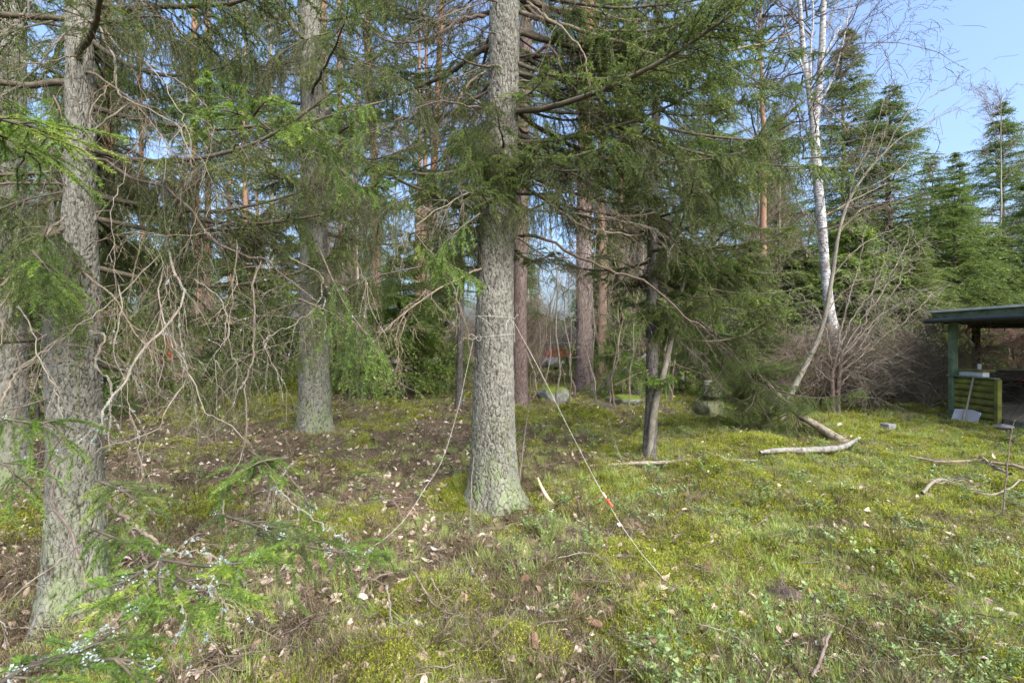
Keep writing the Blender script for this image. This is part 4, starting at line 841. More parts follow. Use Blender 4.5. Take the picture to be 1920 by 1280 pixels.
# named long limbs of the roped spruce
for i, (l, w0, w1, sb, sl) in enumerate([([(968,440,5.25),(1010,446,5.1),(1080,482,5.0),(1150,512,5.0),(1215,533,5.0),(1280,590,5.0),(1335,622,5.0)], .019,.007,12,.5),
    ([(1000,362,5.3),(1050,385,5.3),(1100,398,5.3),(1170,408,5.3),(1230,400,5.3)], .024,.009,7,.4), ([(1010,365,5.2),(1060,402,5.2),(1110,430,5.2),(1190,442,5.2)], .022,.008,7,.4),
    ([(915,30,5.2),(865,35,5.0),(830,60,4.9),(790,75,4.8),(740,78,4.8),(700,60,4.8)], .018,.006,9,.5), ([(985,0,5.2),(1020,30,5),(1060,60,4.9),(1090,100,4.8),(1110,170,4.8)], .018,.006,8,.4),
    ([(980,120,5.2),(1020,90,5.1),(1040,100,5.0),(1060,150,5.0),(1090,180,4.9)], .018,.008,7,.4), ([(964,20,5.2),(1100,60,5.0),(1250,105,5.0),(1400,90,5.0),(1500,60,5.0)], .022,.006,12,.5),
    ([(560,70,4.6),(530,20,4.6),(500,-20,4.6)], .016,.014,3,.4), ([(915,130,5.2),(870,170,5.1),(855,210,5.1),(880,240,5.1),(900,260,5.1)], .014,.005,6,.3)]):
    limb(TC, bC, l, w0, w1, 'twig_dark' if i % 2 or i == 0 else 'twig', sb, sl, 20, 300+i, 'bare_branch')
mb = MB(); trunk(mb, [Wp(a_, b_, d_)-bG for a_, b_, d_ in [(1216,858,7.05),(1226,770,7.0),(1244,700,7.0),(1262,620,7.05),(1276,555,7.1),(1292,470,7.2),(1310,380,7.3)]], [.045,.048,.04,.034,.029,.022,.012], 24, 120, (.04,.09), .003, 0, 76); mb.obj('leaning_stem', M['bark_sapling'], TG)
limb(TG, bG, [(1222,520,7.1),(1180,495,6.9),(1120,480,6.8),(1060,470,6.8)], .012,.004,'twig_dark',8,.4,0,320)

# ------------------------------------------------------------------ leaning sapling, bare bush, thin saplings, thickets
def wtree(name, label, cat, px, py, group=None): b = G(px, py); return thing(name, label, cat, b, 0, group), b
t, b = wtree('sapling', 'slender leaning sapling whose pale stem curves up into the open sky', 'tree', 1458, 797)
mb = MB(); trunk(mb, [q-b for q in pxpath([(1458,805,9.8),(1480,745),(1505,695),(1532,640),(1547,590),(1560,520),(1572,440),(1590,380),(1620,330),(1655,290),(1690,258),(1740,230),(1800,190)], 90)],
    [.065,.055,.048,.042,.036,.032,.026,.020,.012,.007,.003], 14, 90, (.05,.09), .002, .2, 71); mb.obj('trunk', M['bark_sapling'], t)
for i, l in enumerate([[(1590,380),(1600,330),(1630,280),(1660,180),(1720,110)], [(1620,330),(1612,300),(1625,240)], [(1655,290),(1700,215),(1770,170),(1810,155)], [(1690,258),(1760,220),(1850,175)], [(1572,440),(1610,400),(1640,385),(1680,370)],
        [(1560,520),(1600,470),(1650,440),(1690,420)], [(1547,590),(1590,540),(1650,520)], [(1600,360),(1650,340),(1700,300),(1720,240)], [(1640,305),(1660,240),(1665,180)]]):
    limb(t, b, [(*l[0], 9.8)]+[(x, y, 9.7) for x, y in l[1:]], .010, .003, 'twig_pale' if i % 2 else 'twig', 9, .6, 0, 330+i, 'twig_branch', 20, -.1)
t, b = wtree('bare_bush', 'leafless multi-stemmed bush with pale spreading twigs left of the shelter', 'bush', 1565, 782)
mb = MB(); trunk(mb, [q-b for q in pxpath([(1560,790,10.8),(1562,750),(1560,710),(1565,680)], 40)], [.055,.045,.04,.035], 12, 40, (.05,.09), .003, .2, 72); mb.obj('stem', M['bark_brown'], t)
mb = MB(); trunk(mb, [q-b for q in pxpath([(1573,788,10.8),(1571,750),(1574,700),(1578,660)], 40)], [.055,.045,.04,.03], 12, 40, (.05,.09), .003, .2, 73); mb.obj('stem', M['bark_brown'], t)
for i, l in enumerate([[(1575,700),(1640,648),(1700,600),(1748,552)], [(1565,690),(1600,620),(1640,560),(1680,480),(1705,440)], [(1572,725),(1610,690),(1680,662),(1735,615),(1775,590)], [(1560,690),(1545,620),(1525,570),(1500,540)],
        [(1565,680),(1590,560),(1610,480),(1615,420)], [(1578,670),(1650,590),(1700,560),(1740,540)], [(1575,690),(1640,620),(1690,520),(1690,460)], [(1562,720),(1530,680),(1510,640)], [(1575,650),(1600,590),(1660,530),(1720,500)], [(1578,665),(1625,600),(1640,520),(1660,450)]]):
    limb(t, b, [(*l[0], 10.8)]+[(x, y, 10.8-.15*k*((i % 3)-1)) for k, (x, y) in enumerate(l[1:])], .017, .005, 'twig_pale', 26, .8, 0, 350+i, 'branch', 30, -.05, .016)
bush_t, bush_b = t, b
rs = np.random.default_rng(610)
SAPM = []
for k in range(5):
    r_ = np.random.default_rng(620+k); mb = MB(); s_ = np.linspace(0, 1, 12); P_ = np.stack([np.cumsum(r_.normal(0, .02, 12))*3, np.cumsum(r_.normal(0, .02, 12))*3, s_*4.2-.1], 1); P_[:, :2] -= P_[0, :2]
    tubes(mb, P_[None], (.022*(1-s_*.8)+.002)[None], 6); O_, T_ = sample(P_[None], .25+.7*r_.random((1, 12))); Q_ = curves(O_[0], nrm(T_[0]+r_.normal(0, .45, (12, 3))), .4+.6*r_.random(12), -.1, 7, r_, .1)
    tubes(mb, Q_, np.linspace(1, .4, 7)[None]*np.full((12, 1), .006), 3); O2_, T2_ = sample(Q_, .2+.7*r_.random((12, 6))); O2_ = O2_.reshape(-1, 3)
    tubes(mb, curves(O2_, nrm(T2_.reshape(-1, 3)+r_.normal(0, .5, O2_.shape)), .1+.3*r_.random(len(O2_)), 0, 5, r_, .1), np.full((len(O2_), 5), .0028), 3); SAPM.append(mb.mesh('sapling', [M[['twig', 'twig_pale', 'twig_brown', 'twig', 'twig_pale'][k]]]))
for i in range(44):
    px = rs.uniform(1105, 1260) if i < 24 else (rs.uniform(985, 1080) if i < 34 else rs.uniform(430, 880)); py = rs.uniform(730, 775) if i < 34 else rs.uniform(710, 735); b = G(px, py)
    o = link('sapling', SAPM[i % 5], None, b, (rs.normal(0, .12), rs.normal(0.06, .14), rs.random()*6), rs.uniform(.7, 1.25)); tag(o, 'thin leafless sapling in the thicket behind the big trunks', 'sapling', 'thin bare saplings in the thicket')
SHR = [bare_crown(640+k, 2.2, ['twig', 'twig_pale', 'twig_brown'][k], 22, .02, .9, .016, (7, 4), (.75, .45, .5)) for k in range(3)]
for i in range(95):
    if i < 34: px = rs.uniform(1480, 1772); D = rs.uniform(10.9, 15); sc_ = rs.uniform(.45, .85)
    elif i < 62: px = rs.uniform(900, 1560); D = rs.uniform(17, 30); sc_ = rs.uniform(.9, 1.6)
    else: px = rs.uniform(-60, 1000); D = rs.uniform(19, 34); sc_ = rs.uniform(.9, 1.6)
    if (990 < px < 1095 or 215 < px < 275) and D < 34: continue
    x = at(px, D); o = link('bare_shrub', SHR[i % 3], None, (x, D, hz(x, D)-.1), (rs.normal(0, .15), rs.normal(0, .15), rs.random()*6), sc_)
    tag(o, 'brown leafless shrub in the tangle left of the shelter' if i < 34 else ('leafless brown shrub in the wood behind the roped spruce and slender spruce' if 28+34 > i else 'leafless brown shrub far back in the left half of the wood'), 'shrub', 'brown brush left of the shelter' if i < 34 else ('brown shrubs behind the middle trunks' if i < 62 else 'brown shrubs in the left half of the wood'))
# dead brown spruce tops behind the shelter
for i, (px, py, D, sc_) in enumerate([(1850,640,14,1.2), (1900,620,14.5,1.5), (1880,590,15,1.4), (1930,650,13.5,1.2), (1860,600,16,1.2)]):
    t = thing('fallen_treetop', 'dead brown spruce top lying behind the shelter', 'branch pile', (at(px, D), D, hz(at(px, D), D)), 0, 'dead brown treetops behind the shelter'); r_ = np.random.default_rng(660+i)
    for k in range(16): link('branch', DEADB[k % 2], t, (r_.normal(0, .4), r_.normal(0, .5), CH+(640-py)/F*D-.6+r_.normal(0, .35)), Euler((r_.normal(0, .5), r_.normal(.2, .5), r_.random()*6.28)), sc_*r_.uniform(.5, .9))
# birch twigs against the sky
for i, l in enumerate([[(1448,160),(1500,125),(1565,97),(1616,81),(1683,79),(1750,97),(1817,133)], [(1600,190),(1650,130),(1690,70),(1720,20)], [(1530,200),(1600,120),(1640,20),(1660,-20)], [(1540,150),(1600,60),(1650,0)],
        [(1500,130),(1470,60),(1460,-20)], [(1510,240),(1470,170),(1420,130)], [(1560,130),(1620,100),(1680,60),(1700,20),(1712,-20)], [(1660,90),(1668,130),(1680,160),(1710,155)]]):
    limb(TB, bB, [(*l[0], 13.1)]+[(x, y, 12.9) for x, y in l[1:]], .014 if i == 0 else .010, .005, 'twig_dark', 14, .9, 0, 370+i, 'twig_branch', 22, .1)

# ------------------------------------------------------------------ rope
M['rope'] = plain('white_rope', (.40,.38,.32), (.58,.55,.47), 60, .8, .001)
t = thing('rope', 'thin white rope looped twice round the middle trunk and pegged out left and right', 'rope', bC)
def loop(zc, r, tilt_, k=60, a0=0, a1=2*math.pi):
    a = np.linspace(a0, a1, k); return np.stack([r*np.cos(a), r*np.sin(a), zc-bC[2]+tilt_*np.cos(a)], 1)
for zc, rr_, tl_ in ((1.845, .214, -.012), (1.655, .212, .02)):
    mb = MB(); mb.k = 0; P_ = loop(zc, rr_, tl_)+np.array([0, 0, 0]); P_[:, :2] += [(926.5-928)/F*5.2, 0]; tubes(mb, P_[None], np.full((1, 60), .0020), 6); mb.obj('loop', M['rope'], t)
def ropeseg(l, name='line', w=.0017, K=30): mb = MB(); P_ = pxpath(l, K)-bC; tubes(mb, P_[None], np.full((1, K), w), 6); mb.obj(name, M['rope'], t)
ropeseg([(887,640,4.98),(876,690,4.95),(858,770,4.85),(830,860,4.6),(800,910,4.4),(765,965,4.2),(730,1002,4.02),(690,1030,3.9)])
ropeseg([(962,601,4.98),(1010,690,4.75),(1060,790,4.4),(1130,925,3.9),(1190,1020,3.6),(1252,1093,3.38)])
for l in ([(893,632,4.97),(884,626,4.94),(878,632,4.94),(886,637,4.95),(893,632,4.97),(899,628,4.95),(902,636,4.94),(896,639,4.95),(892,632,4.97)], [(950,602,4.98),(956,594,4.96),(952,588,4.96)], [(962,601,4.98),(968,592,4.95),(972,590,4.95)],
          [(956,598,4.97),(950,606,4.95),(949,618,4.95)], [(958,598,4.97),(964,612,4.95),(965,640,4.95)], [(897,592,4.98),(910,600,4.95),(922,610,4.95)]): ropeseg(l, 'knot', .0019, 20)
M['red'] = plain('red_plastic', (.60,.05,.03), (.72,.09,.05), 9, .4, 0); M['pale_wood'] = plain('pale_wood', (.5,.38,.24), (.62,.5,.34), 9, .7, .001, stretch=(1,1,4))
for (a_, b_, mk, w_) in (((1137,934,3.85),(1148,950,3.80),'red',.010), ((1129,922,3.9),(1137,934,3.85),'pale_wood',.009)):
    mb = MB(); P_ = pxpath([a_, b_], 6)-bC; tubes(mb, P_[None], np.array([[.4, 1, 1, 1, 1, .4]])*w_, 8, cap=True); mb.obj('tensioner', M[mk], t)

# ------------------------------------------------------------------ stones
def stone(name, label, cat, x, y, rx, ry, rz, seed, mat, sink=.25, mossy=None, n=28):
    r_ = np.random.default_rng(seed); th = np.linspace(0, math.pi, n); ph = np.arange(2*n)/(2*n)*2*math.pi; TH, PH = np.meshgrid(th, ph, indexing='ij')
    V = np.stack([np.sin(TH)*np.cos(PH), np.sin(TH)*np.sin(PH), np.cos(TH)], -1)
    for k in range(9):
        nn = nrm(r_.normal(0, 1, 3)); dd = .55+.3*r_.random(); pr = V @ nn; V = np.where((pr > dd)[..., None], V-(pr-dd)[..., None]*nn*.85, V)
    V = V*(1+.06*(fbm(V[..., 0]*3+5+V[..., 2], V[..., 1]*3+V[..., 2]*2, seed, 4)[..., None]-.5)*2); V = V*[rx, ry, rz]; I = np.arange(n*2*n).reshape(n, 2*n)
    q = np.stack([I[:-1], np.roll(I, -1, 1)[:-1], np.roll(I, -1, 1)[1:], I[1:]], -1).reshape(-1, 4); mb = MB(); mb.add(V.reshape(-1, 3), q, 0, 0, True)
    o = mb.obj(name, mat); o.location = (x, y, hz(x, y)+rz*(1-sink*2)); o.rotation_euler = (0, 0, r_.random()*6); tag(o, label, cat); return o
def stonemat():
    m, n, out = newmat('mossy_stone'); v = coords(n); ge = n.nodes.new('ShaderNodeNewGeometry'); sx = n.nodes.new('ShaderNodeSeparateXYZ'); n.links.new(ge.outputs['Normal'], sx.inputs[0])
    c = ramp(n, noise(n, v, 6, 6, .7), [(.3, (.09,.09,.08)), (.5, (.18,.18,.165)), (.7, (.32,.32,.30))]); f = noise(n, v, 3.5, 5, .7)
    ad = N(n, 'ShaderNodeMath', operation='MULTIPLY_ADD'); n.links.new(f, ad.inputs[0]); ad.inputs[1].default_value = 1.6; n.links.new(sx.outputs[2], ad.inputs[2])
    c = mixc(n, ramp(n, ad.outputs[0], [(.98, (0,0,0)), (1.0, (1,1,1))]) if 0 else ramp(n, mathn(n, ad.outputs[0], -.78), [(.45, (0,0,0)), (.6, (1,1,1))]), c, ramp(n, noise(n, v, 30, 4), [(.3, (.045,.07,.012)), (.7, (.16,.20,.03))]))
    principled(n, out, c, .95, noise(n, v, 22, 6, .7), .02, .1); return m
def mathn(n, a, k, op='ADD'): x = N(n, 'ShaderNodeMath', operation=op); n.links.new(a, x.inputs[0]); x.inputs[1].default_value = k; return x.outputs[0]
M['stone'] = stonemat(); M['dark_stone'] = plain('dark_mossy_stone', (.06,.055,.04), (.13,.14,.06), 5, .95, .02, c3=(.20,.19,.15)); M['pale_stone'] = plain('pale_stone', (.15,.15,.145), (.30,.30,.29), 5, .95, .02)
stone('boulder', 'grey boulder with a bright green moss cap between the two brown trunks', 'boulder', at(1038, 12.4), 12.4, .42, .38, .27, 1, M['stone'])
stone('boulder', 'low moss-topped stone under the thin saplings', 'boulder', at(1170, 12), 12.3, .48, .4, .16, 2, M['stone'])
stone('boulder', 'dark stone carrying the upturned pot', 'boulder', at(1338, 10.4), 10.5, .42, .38, .32, 3, M['dark_stone'])
stone('boulder', 'large pale boulder in front of the red shed', 'boulder', at(1052, 27), 27, .8, .7, .42, 4, M['pale_stone'])
stone('boulder', 'second pale boulder left of the large one by the red shed', 'boulder', at(1022, 28), 28, .5, .4, .38, 5, M['pale_stone'])
stone('stone', 'flat pale stone under the front edge of the shelter deck', 'stone', 8.35, 8.7, .13, .2, .05, 6, M['pale_stone'])
# upturned pot on the dark stone
mb = MB(); a_ = np.arange(28)/28*2*math.pi; prof = [(.19, 0), (.20, .005), (.20, .03), (.185, .04), (.165, .30), (.155, .315), (.0, .318)]
V = np.array([[r_*math.cos(q), r_*math.sin(q), z_] for r_, z_ in prof for q in a_]); I = np.arange(len(V)).reshape(len(prof), 28)
mb.add(V, np.stack([I[:-1], np.roll(I, -1, 1)[:-1], np.roll(I, -1, 1)[1:], I[1:]], -1).reshape(-1, 4), 0, 0, True)
o = mb.obj('pot', plain('weathered_pot', (.16,.16,.11), (.30,.29,.22), 7, .9, .004)); xb = at(1338, 10.4); o.location = (xb, 10.45, hz(xb, 10.5)+.42); tag(o, 'weathered grey-green pot upside down on the dark stone', 'pot')
# stump with moss rim
t = thing('stump', 'short rotten stump with mossy rim behind the slender dark spruce', 'stump', G(1192, 752)); mb = MB()
trunk(mb, [np.array((0, 0, z_)) for z_ in (-.1, .05, .12, .22)], [.24,.20,.19,.17], 32, 20, (.04,.06), .03, .3, 75); mb.obj('wood', M['bark_dark'], t)
rm = np.random.default_rng(5); mb = MB(); n_ = 500; q_ = rm.random(n_)*6.28; P_ = curves(np.stack([.18*np.cos(q_), .18*np.sin(q_), .19+.04*rm.random(n_)], 1), nrm(rm.normal(0, .6, (n_, 3))+[0, 0, 1]), .03+.02*rm.random(n_), .1, 4, rm, .1)
needles(mb, P_, np.full(n_, .035), 200, .009, .005, rm, 0, .45+rm.normal(0, .2, n_)); tag(mb.obj('moss', M['moss_leaf'], t), kind='stuff')
# moss on the toe of the roped spruce
mb = MB(); n_ = 2600; xx = -.30+rm.normal(0, .12, n_); yy = -.16+rm.normal(0, .10, n_); zz = height(bC[0]+xx, bC[1]+yy)-bC[2]+.0
P_ = curves(np.stack([xx, yy, zz], 1), nrm(rm.normal(0, .5, (n_, 3))+[0, 0, 1]), .03+.02*rm.random(n_), .1, 4, rm, .1); needles(mb, P_, np.full(n_, .03), 200, .009, .005, rm, 0, .3+rm.normal(0, .15, n_)); tag(mb.obj('moss', M['moss_leaf'], TC), kind='stuff')

# ------------------------------------------------------------------ fallen wood
M['fallen_bark'] = bark('fallen_spruce_bark', (.13,.10,.07), (.24,.20,.14), (.40,.36,.28), (.06,.04,.03), None, 1, .004)
M['log_birch'] = plain('fallen_birch_bark', (.08,.07,.055), (.24,.225,.19), 16, .95, .006, c3=(.38,.36,.32))
M['dead_wood'] = bark('dead_wood', (.20,.16,.12), (.36,.31,.25), (.55,.50,.43), (.10,.07,.05), None, 1, .004)
M['rot'] = plain('rotten_brown_wood', (.09,.045,.03), (.22,.12,.08), 22, 1, .01)
def log(name, label, cat, pts, rad, mk, sides=18, rows=90, seed=0, group=None, cell=(.03,.12), dep=.004, parent=None):
    if parent is None: b = np.array(pts[0]); t = thing(name, label, cat, b, 0, group)
    else: t, b = parent
    Q = bez(pts, rows)
    if seed in (84, 85, 86): Q[:, 2] = np.maximum(Q[:, 2], height(Q[:, 0], Q[:, 1])+(.085 if seed == 84 else .045)); zp = np.pad(Q[:, 2], 22, mode='edge'); Q[:, 2] = np.convolve(zp, np.ones(45)/45, 'valid')
    mb = MB(); trunk(mb, [p-b for p in Q], rad, sides, rows, cell, dep, 0, seed); mb.obj('wood', M[mk], t); return t, b
p_ = [Wp(1592,836,7.85), Wp(1572,824,7.95), Wp(1540,803,8.2), Wp(1500,778,8.5), Wp(1468,749,8.8), Wp(1420,700,8.7), Wp(1370,650,8.6), Wp(1320,608,8.5), Wp(1275,575,8.4)]
tl, bl = log('fallen_tree', 'broken mossy trunk leaning down to the grass with its green top still hanging', 'fallen tree', p_, [.085,.075,.062,.052,.042,.03,.024,.018,.012], 'fallen_bark', seed=81)
reach(tl, np.array(bl), [np.array((0, 0, -.1)), np.array((0, 0, -.05))], [], 1)
r_ = np.random.default_rng(83); pb = bez(p_, 60)-bl
for k in range(95):
    i = r_.integers(24, 59); az = r_.random()*6.28; m_ = [*LIVE, *COMB, *SPARSE][r_.integers(15)]
    link('branch', m_, tl, pb[i], Euler((r_.normal(0, .4), r_.normal(.42, .3), az)), r_.uniform(.32, .62))
limb(tl, bl, [(1468,752,8.8),(1482,768,8.7),(1498,778,8.6),(1512,779,8.5)], .018, .012, 'twig', 2, .2, 0, 400)
for k in range(9):
    q = Wp(1590+r_.normal(0, 4), 832+r_.normal(0, 4), 7.84); mb = MB(); P_ = np.array([q-bl, q-bl+np.array([.05+.05*r_.random(), -.03, .02+.08*r_.random()])])[None]; tubes(mb, np.concatenate([P_[:, :1], P_.mean(1, keepdims=True), P_[:, 1:]], 1), np.array([[.012, .010, .002]]), 4); mb.obj('splinter', M['pale_wood'] if k % 3 else M['rot'], tl)
GP = lambda px, py, up=.03: G(px, py)+[0, 0, up]
log('birch_log', 'white birch pole lying in the grass right under the broken trunk end', 'log', [GP(1612,833,.06), GP(1585,845), GP(1550,853), GP(1500,861), GP(1450,866,.04), GP(1425,868,.02)], [.022,.036,.043,.040,.034,.02], 'log_birch', seed=84)
log('birch_log', 'thin pale pole half sunk in moss, continuing left of the white birch pole', 'log', [GP(1420,874,.01), GP(1350,876,.02), GP(1280,879,.02), GP(1200,884,.02), GP(1105,893,.02)], [.014,.022,.023,.02,.012], 'fallen_bark', seed=85)
log('stick', 'short broken stick above the pale pole with a darker end', 'stick', [GP(1314,860,.04), GP(1340,863,.05), GP(1366,870,.04)], [.024,.026,.02], 'dead_wood', seed=86)
log('stick', 'bent bark-free stick leaning in the grass right of the roped trunk', 'stick', [Wp(1008,895,5.4), Wp(1018,918,5.3), Wp(1030,937,5.2), Wp(1048,952,5.05)], [.008,.018,.02,.012], 'pale_wood', seed=87)
log('birch_log', 'white pole leaning up among the thin saplings', 'log', [Wp(1100,748,13.5), Wp(1150,710,13.3), Wp(1185,685,13.2), Wp(1212,664,13.1)], [.05,.045,.04,.03], 'log_birch', seed=88)
log('pole', 'dead brown pole lying slanted behind the tall grey spruce', 'pole', [Wp(470,635,15.5), Wp(510,655,15.3), Wp(560,682,15.2), Wp(625,698,15)], [.04,.05,.055,.05], 'bark_brown', seed=89)
log('pole', 'dark fallen pole lying behind the bare bush', 'pole', [Wp(1490,715,13.5), Wp(1540,722,13.3), Wp(1590,728,13.2)], [.05,.06,.06], 'bark_dark', seed=90)
def stick(label, pts, w0, w1, mk, subs, sl, lich=0, seed=0, name='dead_branch', cat='dead branch', up=.03, group=None, sag=0.0):
    q = [(p[0], p[1], gd(p[1])) for p in pts]; b = G(*pts[0][:2]); t = thing(name, label, cat, b, 0, group)
    P = bez([GP(p[0], p[1], (p[2] if len(p) > 2 else up)) for p in pts], 22); P[:, 2] = np.maximum(P[:, 2], height(P[:, 0], P[:, 1])+up); P = P-b; r = np.random.default_rng(seed); P += r.normal(0, .003, P.shape); mb = MB(); tubes(mb, P[None], np.linspace(w0, w1, 22)[None], 7)
    if subs:
        O, T = sample(P[None], .1+.85*r.random((1, subs))); O = O[0]; D = nrm(T[0]+r.normal(0, .6, (subs, 3))+[0, 0, .1]); D[:, 2] = np.abs(D[:, 2])*.6; S = curves(O, D, sl*(.4+r.random(subs)), .25, 8, r, .12); tubes(mb, S, np.linspace(1, .35, 8)[None]*np.full((subs, 1), w0*.45), 4)
        m = 3; O2, T2 = sample(S, .3+.6*r.random((subs, m))); O2 = O2.reshape(-1, 3); tubes(mb, curves(O2, nrm(T2.reshape(-1, 3)+r.normal(0, .6, O2.shape)), np.full(len(O2), sl*.4), .2, 5, r, .1), np.full((len(O2), 5), w0*.22), 3)
    mb.obj('wood', M[mk], t)
    if lich: ml = MB(); lichen(ml, P, lich, .010, 0, rad=w0); tag(ml.obj('lichen', M['lichen'], t), kind='stuff')
    return t
stick('long dead branch lying along the grass at the right edge, the upper one', [(1705,868),(1760,872),(1840,872),(1925,884)], .012,.022,'twig',9,.35,0,91,up=.08)
stick('stout forked piece crossing the upper branch at the right edge', [(1842,870,.12),(1862,885,.1),(1895,902,.06)], .018,.014,'twig_pale',3,.2,0,92)
stick('curved pale branch below the long one at the right', [(1728,955),(1762,932),(1812,928),(1855,936),(1925,908)], .017,.008,'twig_pale',6,.3,0,93,up=.06)
stick('upright thin dead stem at the right edge of the grass', [(1880,985,.0),(1886,965,.30),(1893,950,.55),(1900,940,.75)], .008,.003,'twig_dark',7,.35,0,94)
stick('branching grey twig near the bottom of the grass right of centre', [(1495,1190),(1540,1180),(1585,1182),(1640,1225),(1680,1275)], .005,.004,'twig',9,.20,60,95,up=.05)
stick('reddish broken stick standing up at the bottom right of centre', [(1525,1285,.02),(1542,1255,.06),(1555,1235,.10)], .008,.007,'twig_brown',1,.05,0,96)
stick('brown twig curving through the bottom grass right of centre', [(1310,1205),(1365,1215),(1400,1235),(1435,1278)], .004,.004,'twig_brown',4,.15,0,97,up=.05)
stick('forked dead branch lying over the moss hummock at the bottom', [(776,1120,.08),(790,1145,.08),(812,1165,.07),(845,1180,.06),(880,1186,.06)], .007,.004,'twig',10,.22,0,98)
stick('second dead twig crossing the forked one on the moss', [(808,1135,.07),(835,1160,.06),(850,1185,.05),(870,1215,.05)], .005,.003,'twig',8,.2,0,99)
stick('lichen-crusted stick upright in the grass near the bottom', [(738,1192,.0),(734,1175,.05),(726,1148,.14)], .007,.006,'twig',0,.05,160,100)
stick('broken stick with lichen tip beside pale leaves at bottom centre', [(957,1135),(985,1148),(1010,1155),(1018,1160)], .008,.007,'twig_brown',1,.06,50,101,up=.04)
stick('short pale stick in the grass left of the moss hummock', [(668,1086),(700,1089),(738,1087)], .006,.005,'twig_pale',0,.05,0,102,up=.05)
stick('grey twig with lichen slanting right of the moss hummock', [(873,1065,.1),(887,1100,.07),(898,1112,.06),(915,1122,.05)], .005,.004,'twig',4,.1,80,103)
stick('thin twig arching above leaves at bottom centre', [(1045,1080,.06),(1100,1070,.08),(1135,1072,.08),(1150,1085,.06)], .004,.003,'twig_pale',5,.15,0,104)
stick('broken twig in the litter left of the rope', [(710,948),(745,953),(752,975)], .008,.004,'twig_brown',4,.2,30,105,up=.06)
stick('thin dark twig rising beside the pale pole', [(1335,838,.0),(1345,820,.15),(1352,806,.3)], .007,.003,'twig_dark',4,.2,0,106)
stick('pale lichen-covered twig standing in front of the slender spruce', [(1168,878,.0),(1150,850,.25),(1135,815,.45),(1115,800,.5)], .008,.003,'twig',6,.3,60,107)
stick('long straight stalk lying along the bottom right edge', [(1565,1240,.05),(1650,1248,.06),(1740,1255,.06),(1800,1260,.06)], .0025,.002,'twig_pale',0,.1,0,108)
stick('thin bare stem in front of the roped trunk', [(880,1000,.0),(884,960,.3),(890,935,.6)], .006,.003,'twig_brown',5,.3,0,109)
stick('bare young stem right of the roped trunk', [(968,935,.0),(985,860,.45),(1000,800,.8),(1030,755,1.2)], .010,.004,'twig_brown',8,.5,0,110)
# root clumps and rotten debris
def clumpobj(name, label, cat, px, py, rad, n, L, mk, seed, flat=.6, w=.0016):
    r = np.random.default_rng(seed); b = G(px, py); O = nrm(r.normal(0, 1, (n, 3)))*rad*(r.random((n, 1))**.5)*[1, 1, flat]; O[:, 2] = np.abs(O[:, 2])-.01
    P = curves(O, nrm(O+[0, 0, .02]+r.normal(0, .6*rad, (n, 3))), L*(.4+r.random(n)), .9, 7, r, .18); mb = MB(); tubes(mb, P, np.linspace(1, .4, 7)[None]*np.full((n, 1), w), 3); o = mb.obj(name, M[mk]); o.location = b; return tag(o, label, cat)
clumpobj('root_clump', 'torn-up brown root clump lying on the moss right of centre', 'root clump', 1468, 1125, .085, 420, .10, 'twig_brown', 111, .9)
clumpobj('rotten_debris', 'dark red-brown rotten wood crumbs beside the broken trunk end', 'wood debris', 1625, 840, .22, 500, .08, 'rot', 112, .25, .004)
clumpobj('rotten_debris', 'dark earthy hole of rotten wood under the short broken stick', 'wood debris', 1390, 880, .14, 300, .08, 'rot', 113, .4, .004)
clumpobj('grass_clump', 'dead brown grass tussock below the boulder', 'tussock', 1120, 775, .35, 500, .25, 'twig_brown', 114, .5, .003)
# concrete block
def simple(name, label, cat, x0, x1, y0, y1, z0, z1, mat, loc=(0, 0, 0), rot=(0, 0, 0), bev=.008): mb = MB(); box(mb, x0, x1, y0, y1, z0, z1, 0, 0, bev); o = mb.obj(name, mat); o.location = loc; o.rotation_euler = rot; return tag(o, label, cat)
M['concrete'] = plain('concrete', (.16,.155,.15), (.27,.265,.26), 12, .95, .003)
simple('concrete_block', 'small grey concrete block in the dry grass between the bush and the shelter', 'block', -.09, .09, -.08, .08, -.06, .08, M['concrete'], G(1665, 812, .05), (0, .05, .3))

# ------------------------------------------------------------------ dry leaves and cones
rl = np.random.default_rng(120)
OAK = [leaf_mesh(700+k, [.085, .07, .095, .06, .08][k % 5], [.026, .022, .03, .02, .018][k % 5], [3, 4, 3, 0, 0][k % 5]) for k in range(10)]
MAPLE = []
for k in range(2):
    r_ = np.random.default_rng(715+k); mb = MB(); n_ = 31; a_ = np.linspace(-2.7, 2.7, n_); rad_ = .05*(.55+.45*np.abs(np.cos(a_*2.33)))*(1-.15*np.abs(a_)/2.7); V = np.stack([rad_*np.cos(a_), rad_*np.sin(a_), .012*np.sin(a_*3+r_.random()*6)+.1*rad_], 1); V = np.vstack([[0, 0, 0], V]); mb.add(V, [[0, i, i+1] for i in range(1, n_)], 0, .6, True)
    tubes(mb, np.array([[[0, 0, 0], [-.03, 0, .002], [-.07, .01, .0]]]), np.array([[.001, .001, .001]]), 3, 0, .3); MAPLE.append(mb.mesh('dry_leaf', [M['oak_leaf']]))
def leaf(px, py, me, s, label, group=None, up=.035):
    b = GP(px, py, up); o = link('dry_leaf', me, None, b, (rl.normal(0, .45), rl.normal(0, .45), rl.random()*6.28), s); return tag(o, label, 'leaf', group)
leaf(965, 1125, MAPLE[0], 1.0, 'pale maple leaf left of the broken lichen-tipped stick'); leaf(1085, 1128, MAPLE[1], 1.15, 'large pinkish maple leaf at bottom centre, right of the stick'); leaf(995, 1152, MAPLE[1], .9, 'pale leaf resting on the lichen-tipped stick', up=.06)
leaf(808, 885, MAPLE[0], 1.3, 'pinkish leaf standing against the left rope', up=.09); leaf(1222, 1210, MAPLE[0], 1.0, 'reddish brown maple leaf low in the grass right of centre')
